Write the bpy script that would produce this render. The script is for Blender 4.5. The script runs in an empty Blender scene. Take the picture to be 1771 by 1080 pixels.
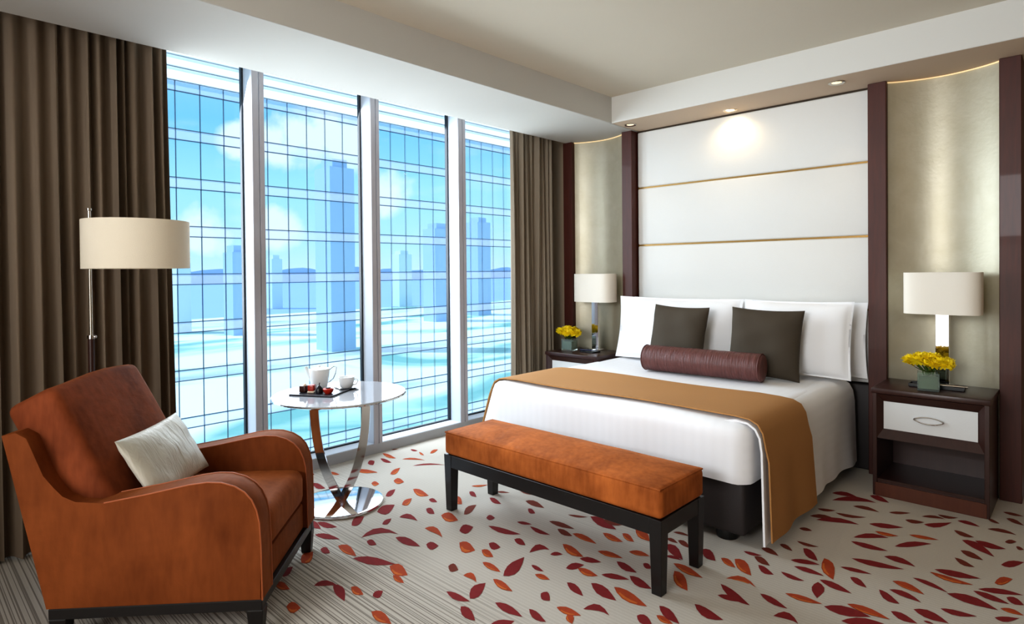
import bpy, bmesh, math, random
from mathutils import Vector, Matrix, Euler
C = bpy.context.scene.collection
PI = math.pi
random.seed(7)

# ------------------------------------------------------------------ materials
def lin(r, g, b):
    f = lambda c: (c/255/12.92) if c/255 <= .04045 else ((c/255+.055)/1.055)**2.4
    return (f(r), f(g), f(b), 1)

class NT:
    def __init__(s, name):
        s.m = bpy.data.materials.new(name); s.m.use_nodes = True
        s.t = s.m.node_tree; s.n = s.t.nodes; s.l = s.t.links
        s.b = s.n['Principled BSDF']
    def node(s, typ, **kw):
        n = s.n.new(typ)
        for k, v in kw.items():
            if k.startswith('i_'): n.inputs[k[2:].replace('_', ' ')].default_value = v
            else: setattr(n, k, v)
        return n
    def math(s, op, a, b=None, clamp=False):
        n = s.n.new('ShaderNodeMath'); n.operation = op; n.use_clamp = clamp
        for i, v in enumerate((a, b)):
            if v is None: continue
            if isinstance(v, (int, float)): n.inputs[i].default_value = v
            else: s.l.new(v, n.inputs[i])
        return n.outputs[0]
    def mix(s, fac, a, b):
        n = s.n.new('ShaderNodeMix'); n.data_type = 'RGBA'
        for i, v in ((0, fac), (6, a), (7, b)):
            if isinstance(v, (int, float)): n.inputs[i].default_value = v
            elif isinstance(v, tuple): n.inputs[i].default_value = v
            else: s.l.new(v, n.inputs[i])
        return n.outputs[2]
    def ramp(s, fac, stops):
        n = s.n.new('ShaderNodeValToRGB'); e = n.color_ramp.elements
        while len(e) < len(stops): e.new(.5)
        for k, (p, c) in zip(e, stops): k.position = p; k.color = c
        s.l.new(fac, n.inputs[0]); return n.outputs[0]
    def coord(s, scale=(1, 1, 1), kind='Object', rot=(0, 0, 0)):
        tc = s.n.new('ShaderNodeTexCoord'); mp = s.n.new('ShaderNodeMapping')
        mp.inputs['Scale'].default_value = scale; mp.inputs['Rotation'].default_value = rot
        s.l.new(tc.outputs[kind], mp.inputs[0]); return mp.outputs[0]
    def noise(s, vec, scale=5, detail=3, rough=.5, dist=0):
        n = s.node('ShaderNodeTexNoise', i_Scale=scale, i_Detail=detail, i_Roughness=rough, i_Distortion=dist)
        s.l.new(vec, n.inputs['Vector']); return n.outputs['Fac']
    def bump(s, h, strength=.3, dist=.01):
        n = s.node('ShaderNodeBump', i_Strength=strength, i_Distance=dist)
        s.l.new(h, n.inputs['Height']); s.l.new(n.outputs[0], s.b.inputs['Normal'])
    def col(s, c): 
        if isinstance(c, tuple): s.b.inputs['Base Color'].default_value = c
        else: s.l.new(c, s.b.inputs['Base Color'])
    def set(s, **kw):
        for k, v in kw.items(): s.b.inputs[k.replace('_', ' ')].default_value = v

def mat(name, rgb, rough=.6, metal=0, var=.08, scale=6, bump=0, bscale=60, **kw):
    """plain procedural surface: base colour broken by soft noise, optional grain bump"""
    t = NT(name); c = lin(*rgb)
    v = t.coord()
    n = t.noise(v, scale)
    d = tuple(x*(1-var) for x in c[:3])+(1,); u = tuple(min(1, x*(1+var)) for x in c[:3])+(1,)
    t.col(t.mix(n, d, u)); t.set(Roughness=rough, Metallic=metal, **kw)
    if bump: t.bump(t.noise(v, bscale, 2), bump, .005)
    return t.m

def velvet(name, lo, hi):
    t = NT(name); v = t.coord(); 
    n = t.noise(v, 4.2, 3, .55, .3); n2 = t.noise(t.coord((1, 1, .25)), 42, 3)
    f = t.math('ADD', t.math('MULTIPLY', n, .7), t.math('MULTIPLY', n2, .3))
    t.col(t.ramp(f, [(.30, lin(*lo)), (.68, lin(*hi))]))
    t.set(Roughness=.75); t.b.inputs['Sheen Weight'].default_value = .2; t.b.inputs['Sheen Roughness'].default_value = .4
    t.b.inputs['Sheen Tint'].default_value = lin(235, 150, 90); t.b.inputs['Specular IOR Level'].default_value = .15
    t.bump(t.noise(t.coord((1, .5, 1), rot=(0, 0, .5)), 13, 4), .4, .014); return t.m

def wood(name, lo, hi, rough=.25, coat=.08):
    t = NT(name); v = t.coord((14, 14, 1.2)); n = t.noise(v, 4, 4, .6, .5)
    t.col(t.mix(n, lin(*lo), lin(*hi))); t.set(Roughness=rough); t.b.inputs['Coat Weight'].default_value = coat
    return t.m

def striped(name, rgb, period, axis, depth=.05, rough=.7, bump=.3):
    """cloth with woven satin bands along one or two object axes"""
    t = NT(name); v = t.coord(); sp = t.node('ShaderNodeSeparateXYZ'); t.l.new(v, sp.inputs[0])
    ge = t.n.new('ShaderNodeNewGeometry'); ns = t.n.new('ShaderNodeSeparateXYZ'); t.l.new(ge.outputs['Normal'], ns.inputs[0])
    fx = t.math('GREATER_THAN', t.math('ABSOLUTE', ns.outputs[0]), .6)
    s = t.math('ADD', t.math('MULTIPLY', sp.outputs[axis[0]], t.math('SUBTRACT', 1.0, fx)), t.math('MULTIPLY', sp.outputs[axis[1]], fx))
    w = t.math('SINE', t.math('MULTIPLY', s, 2*PI/period))
    w = t.math('ADD', t.math('MULTIPLY', w, .5), .5)
    c = lin(*rgb); t.col(t.mix(w, tuple(x*(1-depth) for x in c[:3])+(1,), c)); t.set(Roughness=rough)
    t.b.inputs['Sheen Weight'].default_value = .15
    t.bump(t.math('ADD', t.math('MULTIPLY', w, .5), t.noise(v, 9, 3)), bump, .006); return t.m

M = {}
def build_materials():
    M['ceiling'] = mat('ceiling_paint', (214, 206, 190), .9, var=.02, scale=2)
    M['soffit'] = mat('soffit_paint', (198, 196, 190), .9, var=.02, scale=2)
    M['beam'] = mat('beam_paint', (214, 213, 208), .9, var=.02, scale=2)
    M['beam_under'] = mat('beam_paint_warm_bounce', (206, 186, 164), .9, var=.02, scale=2)  # beam underside: warm bounce light put into the colour
    M['wall'] = mat('wall_paint', (168, 150, 128), .9, var=.04, scale=2)
    M['white_trim'] = mat('white_trim', (225, 225, 225), .5, var=.02)
    M['mullion'] = mat('shaded_aluminium', (182, 180, 187), .5, 0, .03)  # fin fronts: shade put into the colour of the same metal
    M['mullion_side'] = mat('lit_aluminium', (208, 217, 230), .5, 0, .02)  # fin sides and curb top: window light put into the colour
    M['curb'] = mat('grey_curb', (172, 174, 178), .6, 0, .03)
    M['gasket'] = mat('black_gasket', (25, 30, 38), .5, 0, .02)
    M['dark_wood'] = wood('mahogany', (56, 21, 11), (86, 36, 22), .5)
    M['espresso'] = wood('espresso_wood', (44, 22, 17), (64, 36, 29), .36)
    M['plinth'] = wood('plinth_wood', (78, 38, 22), (98, 52, 32), .4)
    M['black_wood'] = wood('black_wood', (12, 9, 9), (22, 17, 17), .4)
    M['leather'] = mat('cream_leather', (224, 224, 220), .5, 0, .015, 3, .12, 160)
    M['gold'] = mat('dark_gold', (150, 118, 66), .35, .7, .1)
    M['gap'] = mat('shadow_gap', (60, 46, 30), .8, 0, .05)
    M['white_panel'] = mat('white_leather_panel', (212, 213, 212), .45, 0, .015, 3, .08, 200)
    M['chrome'] = mat('polished_chrome', (225, 225, 228), .06, 1, .02)
    M['brushed'] = mat('brushed_steel', (200, 195, 185), .22, 1, .05)
    M['shade'] = mat('linen_shade', (232, 222, 202), .85, 0, .02, 4, .15, 300)
    M['shade2'] = mat('linen_table_shade', (238, 232, 220), .85, 0, .02, 4, .15, 300)
    M['velvet'] = velvet('rust_velvet', (104, 52, 20), (138, 75, 36))
    M['velvet_dark'] = velvet('deep_rust_velvet', (88, 40, 17), (142, 75, 43))
    M['velvet_bench'] = velvet('orange_velvet', (122, 62, 23), (194, 112, 55))
    M['piping'] = mat('rust_piping', (168, 92, 50), .6)
    M['duvet'] = striped('white_satin_stripe', (238, 239, 242), .055, (0, 2), .018, .65, .10)
    M['pillow'] = mat('white_cotton', (240, 241, 243), .8, 0, .015, 5, .12, 18)
    M['runner'] = mat('tan_wool', (178, 130, 78), .85, 0, .05, 3, .1, 250)
    M['cushion'] = mat('olive_brown_cotton', (70, 61, 49), .85, 0, .06, 7, .2, 30)
    t = NT('pleated_maroon_satin'); v = t.coord((1, .12, .12)); n = t.noise(v, 95, 4)
    t.col(t.mix(n, lin(58, 30, 29), lin(122, 74, 68))); t.set(Roughness=.5); t.bump(n, .8, .008); M['bolster'] = t.m
    M['box_spring'] = mat('charcoal_upholstery', (52, 46, 46), .6, 0, .08, 8, .1, 120)
    M['black'] = mat('black_plastic', (14, 14, 15), .35, 0, .02)
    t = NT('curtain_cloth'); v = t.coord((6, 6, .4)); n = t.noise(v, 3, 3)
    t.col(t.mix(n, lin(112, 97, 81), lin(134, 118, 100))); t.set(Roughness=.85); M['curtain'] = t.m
    t = NT('lit_curtain_cloth'); v = t.coord((6, 6, .4)); n = t.noise(v, 3, 3)
    t.col(t.mix(n, lin(140, 127, 110), lin(164, 151, 134))); t.set(Roughness=.85); M['curtain_lit'] = t.m  # paler copy for the right curtain, its light put into the colour
    t = NT('silver_silk'); v = t.coord((1, .25, 1), rot=(0, 0, .15)); n = t.noise(v, 26, 4, .6, .8)
    t.col(t.mix(n, lin(176, 172, 156), lin(214, 212, 200))); t.set(Roughness=.45); t.b.inputs['Sheen Weight'].default_value = .3
    t.bump(n, .55, .012); M['silk'] = t.m
    M['marble'] = mat('pale_gloss_top', (164, 167, 174), .06, 0, .02, 3)
    M['porcelain'] = mat('white_porcelain', (236, 238, 238), .12, 0, .01)
    M['slate'] = mat('black_slate', (36, 36, 44), .35, 0, .1, 20)
    M['choc'] = mat('dark_chocolate', (58, 28, 18), .35, 0, .3, 60)
    M['red'] = mat('red_glaze', (176, 44, 26), .25, 0, .15, 40)
    M['berry'] = mat('blackberry', (24, 20, 28), .3, 0, .2, 80)
    M['cream'] = mat('cream_icing', (232, 214, 190), .5, 0, .03)
    M['petal'] = mat('yellow_petal', (250, 220, 24), .6, 0, .14, 40)
    M['leafgreen'] = mat('green_leaf', (84, 108, 26), .55, 0, .25, 50)
    M['stem'] = mat('green_stem', (70, 96, 36), .6, 0, .2, 50)
    M['water'] = mat('vase_water', (128, 138, 118), .1, 0, .05)
    t = NT('clear_glass'); t.set(Roughness=.02); t.b.inputs['Transmission Weight'].default_value = .9
    t.col(lin(225, 238, 230)); t.b.inputs['IOR'].default_value = 1.3; M['glass'] = t.m
    M['pen'] = mat('navy_pen', (40, 44, 76), .3, .2, .05)
    M['paper'] = mat('white_paper', (232, 232, 230), .7, 0, .01)
    M['bulb'] = mat('lit_bulb', (255, 240, 210), .4)
    b = M['bulb'].node_tree.nodes['Principled BSDF']; b.inputs['Emission Color'].default_value = lin(255, 226, 170); b.inputs['Emission Strength'].default_value = 14
    M['bulb_dim'] = mat('faint_glow_bulb', (250, 236, 214), .3)
    b = M['bulb_dim'].node_tree.nodes['Principled BSDF']; b.inputs['Emission Color'].default_value = lin(255, 226, 180); b.inputs['Emission Strength'].default_value = .9  # faint glow added to the two outer downlights, which are off
    M['cove'] = mat('cove_strip', (250, 226, 180), .5)
    b = M['cove'].node_tree.nodes['Principled BSDF']; b.inputs['Emission Color'].default_value = lin(255, 220, 165); b.inputs['Emission Strength'].default_value = .45
    # champagne mother-of-pearl niche lining
    t = NT('champagne_pearl'); v = t.coord(); n = t.noise(v, 7, 5, .6, .4); n2 = t.noise(v, 40, 2)
    t.col(t.mix(n, lin(176, 168, 142), lin(204, 198, 180))); t.set(Metallic=.4, Roughness=.40)
    t.bump(t.math('ADD', n2, n), .08, .01); M['pearl'] = t.m
    # window pane: clear, faintly reflective
    t = NT('window_glass'); t.n.remove(t.b)
    out = t.n['Material Output']; tr = t.node('ShaderNodeBsdfTransparent'); tr.inputs[0].default_value = (.97, .99, 1, 1)
    gl = t.node('ShaderNodeBsdfGlossy'); gl.inputs['Roughness'].default_value = .01
    fr = t.node('ShaderNodeFresnel', i_IOR=1.25); mx = t.node('ShaderNodeMixShader')
    t.l.new(fr.outputs[0], mx.inputs[0]); t.l.new(tr.outputs[0], mx.inputs[1]); t.l.new(gl.outputs[0], mx.inputs[2]); t.l.new(mx.outputs[0], out.inputs[0])
    M['pane'] = t.m
    # mirrored curtain wall across the street
    def mirror(name, tint, dif, share):
        t = NT(name); t.col(lin(*tint)); t.set(Metallic=1, Roughness=.0)
        out = t.n['Material Output']; df = t.node('ShaderNodeBsdfDiffuse'); df.inputs[0].default_value = lin(*dif)
        mx = t.node('ShaderNodeMixShader', i_Fac=share); t.l.new(t.b.outputs[0], mx.inputs[1]); t.l.new(df.outputs[0], mx.inputs[2]); t.l.new(mx.outputs[0], out.inputs[0])
        return t.m
    M['mirror'] = mirror('blue_mirror_glass', (226, 246, 254), (190, 226, 244), .10)
    M['spandrel'] = mirror('pale_spandrel_glass', (212, 228, 246), (205, 220, 240), .42)
    M['facade_bar'] = mat('dark_facade_bar', (40, 66, 92), .5)
    M['facade_white'] = mat('white_facade_panel', (236, 240, 246), .6, 0, .02)
    M['tower_blue'] = mat('hazy_blue_tower_glass', (172, 196, 232), .6, 0, .05, .05)  # tower colours paled, distance haze painted in
    M['tower_pale'] = mat('hazy_pale_tower_panel', (216, 230, 244), .6, 0, .05, .05)
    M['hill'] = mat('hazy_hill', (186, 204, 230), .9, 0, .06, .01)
    # ground far below: teal lots with white curving roads
    t = NT('street_ground'); v = t.coord()
    wv = t.node('ShaderNodeTexWave', i_Scale=.0035, i_Distortion=14, i_Detail=2, i_Detail_Scale=.9); wv.inputs['Detail Roughness'].default_value = .5
    t.l.new(v, wv.inputs['Vector'])
    road = t.ramp(wv.outputs[1], [(.55, (0, 0, 0, 1)), (.75, (1, 1, 1, 1))])
    n = t.noise(t.coord((1, .45, 1)), .02, 4, .5, 1.5)
    base = t.ramp(n, [(.38, lin(112, 172, 170)), (.47, lin(178, 212, 208)), (.58, lin(238, 242, 240))])
    t.col(t.mix(road, base, lin(236, 244, 250))); t.set(Roughness=.9); M['ground'] = t.m
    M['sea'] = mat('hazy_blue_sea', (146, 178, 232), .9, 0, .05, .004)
    # carpet
    t = NT('striped_carpet'); v = t.coord(); sp = t.node('ShaderNodeSeparateXYZ'); t.l.new(v, sp.inputs[0])
    nn = t.noise(t.coord((.25, 1, 1)), 4, 2)
    yy = t.math('ADD', sp.outputs[1], t.math('MULTIPLY', nn, .006))
    def lines(period, width, off):
        f = t.math('FRACT', t.math('ADD', t.math('DIVIDE', yy, period), off))
        return t.math('LESS_THAN', f, width)
    ln = t.math('MAXIMUM', lines(.031, .17, 0), t.math('MAXIMUM', lines(.047, .09, .3), lines(.0213, .16, .6)))
    # stripe fields come and go across the room
    gx = t.noise(t.coord((.55, .8, 1)), 1.1, 1)
    mk = t.math('MULTIPLY', t.math('SUBTRACT', 1.0, t.math('MULTIPLY', t.math('ADD', sp.outputs[0], 1.75), 2.2), True), t.math('SUBTRACT', 1.0, t.math('MULTIPLY', t.math('SUBTRACT', sp.outputs[1], 1.45), 2.6), True))
    mk = t.math('MAXIMUM', mk, t.math('MULTIPLY', t.math('SUBTRACT', gx, .52, True), 1.6))
    mk = t.math('MULTIPLY', mk, t.math('ADD', .45, t.math('MULTIPLY', t.noise(t.coord((.3, 9, 1)), 3, 1), .8)), True)
    pile = t.noise(v, 350, 2)
    base = t.mix(pile, lin(184, 178, 168), lin(206, 201, 193))
    base = t.mix(t.math('MULTIPLY', t.math('LESS_THAN', t.math('FRACT', t.math('DIVIDE', yy, .019)), .5), .12), base, lin(150, 138, 122))
    t.col(t.mix(t.math('MULTIPLY', t.math('MULTIPLY', ln, mk), .7), base, lin(84, 74, 66)))
    t.set(Roughness=.95); t.b.inputs['Specular IOR Level'].default_value = .1
    t.bump(pile, .25, .004); M['carpet'] = t.m
    M['leafR'] = mat('crimson_carpet_pile', (126, 26, 28), .95, 0, .2, 40, .2, 350)
    M['leafO'] = mat('orange_carpet_pile', (166, 66, 26), .95, 0, .3, 25, .2, 350)
    M['leafB'] = mat('russet_carpet_pile', (112, 44, 26), .95, 0, .25, 30, .2, 350)
    M['leafY'] = mat('amber_carpet_pile', (196, 104, 40), .95, 0, .25, 40, .2, 350)

# ------------------------------------------------------------------ mesh helpers
def new(): return bmesh.new()

def box(bm, x0, x1, y0, y1, z0, z1, bev=0, seg=2, mtx=None, taper=None):
    r = bmesh.ops.create_cube(bm, size=1); vs = r['verts']
    for v in vs:
        tx = ty = 1
        if taper and v.co.z < 0: tx, ty = taper
        v.co = Vector(((x0+x1)/2+v.co.x*(x1-x0)*tx, (y0+y1)/2+v.co.y*(y1-y0)*ty, (z0+z1)/2+v.co.z*(z1-z0)))
    if bev:
        es = {e for v in vs for e in v.link_edges}
        q = bmesh.ops.bevel(bm, geom=list(es), offset=bev, segments=seg, profile=.5, affect='EDGES', clamp_overlap=True)
        vs = list({v for f in q['faces'] for v in f.verts} | {v for v in vs if v.is_valid})
    if mtx is not None: bmesh.ops.transform(bm, matrix=mtx, verts=vs)
    return vs

def prism(bm, pts, axis, a, b, bev=0, seg=2):
    """extrude a 2D outline; axis 'y': pts are (x,z); axis 'z': pts are (x,y); axis 'x': pts are (y,z)"""
    def P(p, t): return {'y': (p[0], t, p[1]), 'z': (p[0], p[1], t), 'x': (t, p[0], p[1])}[axis]
    v0 = [bm.verts.new(P(p, a)) for p in pts]; v1 = [bm.verts.new(P(p, b)) for p in pts]
    n = len(pts); caps = [bm.faces.new(v0), bm.faces.new(list(reversed(v1)))]
    for i in range(n): bm.faces.new([v0[i], v1[i], v1[(i+1) % n], v0[(i+1) % n]])
    vs = v0+v1
    if bev:
        es = {e for f in caps for e in f.edges}
        q = bmesh.ops.bevel(bm, geom=list(es), offset=bev, segments=seg, profile=.5, affect='EDGES', clamp_overlap=True)
        vs = list({v for f in q['faces'] for v in f.verts} | {v for v in vs if v.is_valid})
    return vs

def lathe(bm, prof, cx=0, cy=0, n=32, sx=1, sy=1):
    rings = []
    for r, z in prof:
        if r < 1e-6: rings.append([bm.verts.new((cx, cy, z))])
        else: rings.append([bm.verts.new((cx+sx*r*math.cos(2*PI*k/n), cy+sy*r*math.sin(2*PI*k/n), z)) for k in range(n)])
    for a, b in zip(rings, rings[1:]):
        for k in range(n):
            k2 = (k+1) % n
            q = [a[k % len(a)], a[k2 % len(a)], b[k2 % len(b)], b[k % len(b)]]
            u = []
            for v in q:
                if v not in u: u.append(v)
            if len(u) > 2:
                try: bm.faces.new(u)
                except ValueError: pass

def sweep(bm, path, sec, up=None, closed=False, cap=True):
    """sweep a 2D section [(a,b)..] along 3D points; a along side, b along up"""
    path = [Vector(p) for p in path]; n = len(path); rings = []; prev = None
    for i, p in enumerate(path):
        if closed: t = path[(i+1) % n]-path[i-1]
        else: t = path[min(i+1, n-1)]-path[max(i-1, 0)]
        t.normalize()
        u = Vector(up) if up else (prev if prev else (Vector((0, 0, 1)) if abs(t.z) < .9 else Vector((1, 0, 0))))
        s = t.cross(u).normalized(); w = s.cross(t).normalized(); prev = w
        rings.append([bm.verts.new(p+s*a+w*b) for a, b in sec])
    m = len(sec)
    for i in range(n if closed else n-1):
        A, B = rings[i], rings[(i+1) % n]
        for k in range(m): bm.faces.new([A[k], A[(k+1) % m], B[(k+1) % m], B[k]])
    if cap and not closed: bm.faces.new(rings[0]); bm.faces.new(list(reversed(rings[-1])))

def circ(r, n=8): return [(r*math.cos(2*PI*k/n), r*math.sin(2*PI*k/n)) for k in range(n)]
def rect(w, h): return [(-w/2, -h/2), (w/2, -h/2), (w/2, h/2), (-w/2, h/2)]

def pillow(bm, w, h, t, n=22, flange=0, wr=.004, seed=1, mtx=None, conc=.05):
    rnd = random.Random(seed); ph = [rnd.uniform(0, 6) for _ in range(6)]
    def pt(u, v, s):
        x = w/2*u*(1-conc*(1-v*v)); y = h/2*v*(1-conc*(1-u*u))
        k = 1-flange
        a = max(0, 1-(abs(u)/k)**2.6); b = max(0, 1-(abs(v)/k)**2.6)
        z = s*t/2*(a*b)**.5
        z += wr*(math.sin(5*u+3*v+ph[0])+math.sin(9*v-4*u+ph[1])*.6+math.sin(14*u*v+ph[2])*.5)*(a*b)**.3
        z += wr*.8*math.sin(7*u+ph[3])*(1 if flange else 0)*abs(v)**3
        return Vector((x, y, z))
    g = {}
    vs = []
    for s in (1, -1):
        for i in range(n+1):
            for j in range(n+1):
                e = i in (0, n) or j in (0, n)
                if s == -1 and e: g[s, i, j] = g[1, i, j]; continue
                # denser near the rim
                u = math.sin(PI/2*(2*i/n-1)); v = math.sin(PI/2*(2*j/n-1))
                p = pt(u, v, s)
                if e: p.z = pt(u, v, 0).z
                g[s, i, j] = bm.verts.new(p); vs.append(g[s, i, j])
        for i in range(n):
            for j in range(n):
                q = [g[s, i, j], g[s, i+1, j], g[s, i+1, j+1], g[s, i, j+1]]
                bm.faces.new(q if s == 1 else q[::-1])
    if mtx is not None: bmesh.ops.transform(bm, matrix=mtx, verts=vs)

def obj(name, bm, m, parent=None, smooth=True, loc=None, rotz=0, angle=35):
    bmesh.ops.recalc_face_normals(bm, faces=bm.faces[:])
    me = bpy.data.meshes.new(name); bm.to_mesh(me); bm.free()
    if not isinstance(m, (list, tuple)): m = [m]
    for k in m: me.materials.append(M[k] if isinstance(k, str) else k)
    o = bpy.data.objects.new(name, me); C.objects.link(o)
    if smooth:
        for p in me.polygons: p.use_smooth = True
        me.set_sharp_from_angle(angle=math.radians(angle))
    if parent: o.parent = parent
    if loc: o.location = loc
    if rotz: o.rotation_euler.z = rotz
    return o

def tag(o, label, cat, group=None):
    o['label'] = label; o['category'] = cat
    if group: o['group'] = group
    return o
def thing(name, label, cat, loc=(0, 0, 0), rotz=0, group=None):
    o = bpy.data.objects.new(name, None); C.objects.link(o); o.empty_display_size = .1
    o.location = loc; o.rotation_euler = (0, 0, rotz)
    return tag(o, label, cat, group)
def struct(name, bm, m, parent=None, **k):
    o = obj(name, bm, m, parent, **k)
    if not parent: o['kind'] = 'structure'
    return o
def dup(root, loc, rotz, label, mirror=False):
    r = root.copy(); C.objects.link(r); r.location = loc; r.rotation_euler = (0, 0, rotz); r['label'] = label
    for ch in list(root.children):
        c = ch.copy(); C.objects.link(c); c.parent = r
        for g in list(ch.children):
            d = g.copy(); C.objects.link(d); d.parent = c
    return r

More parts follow.
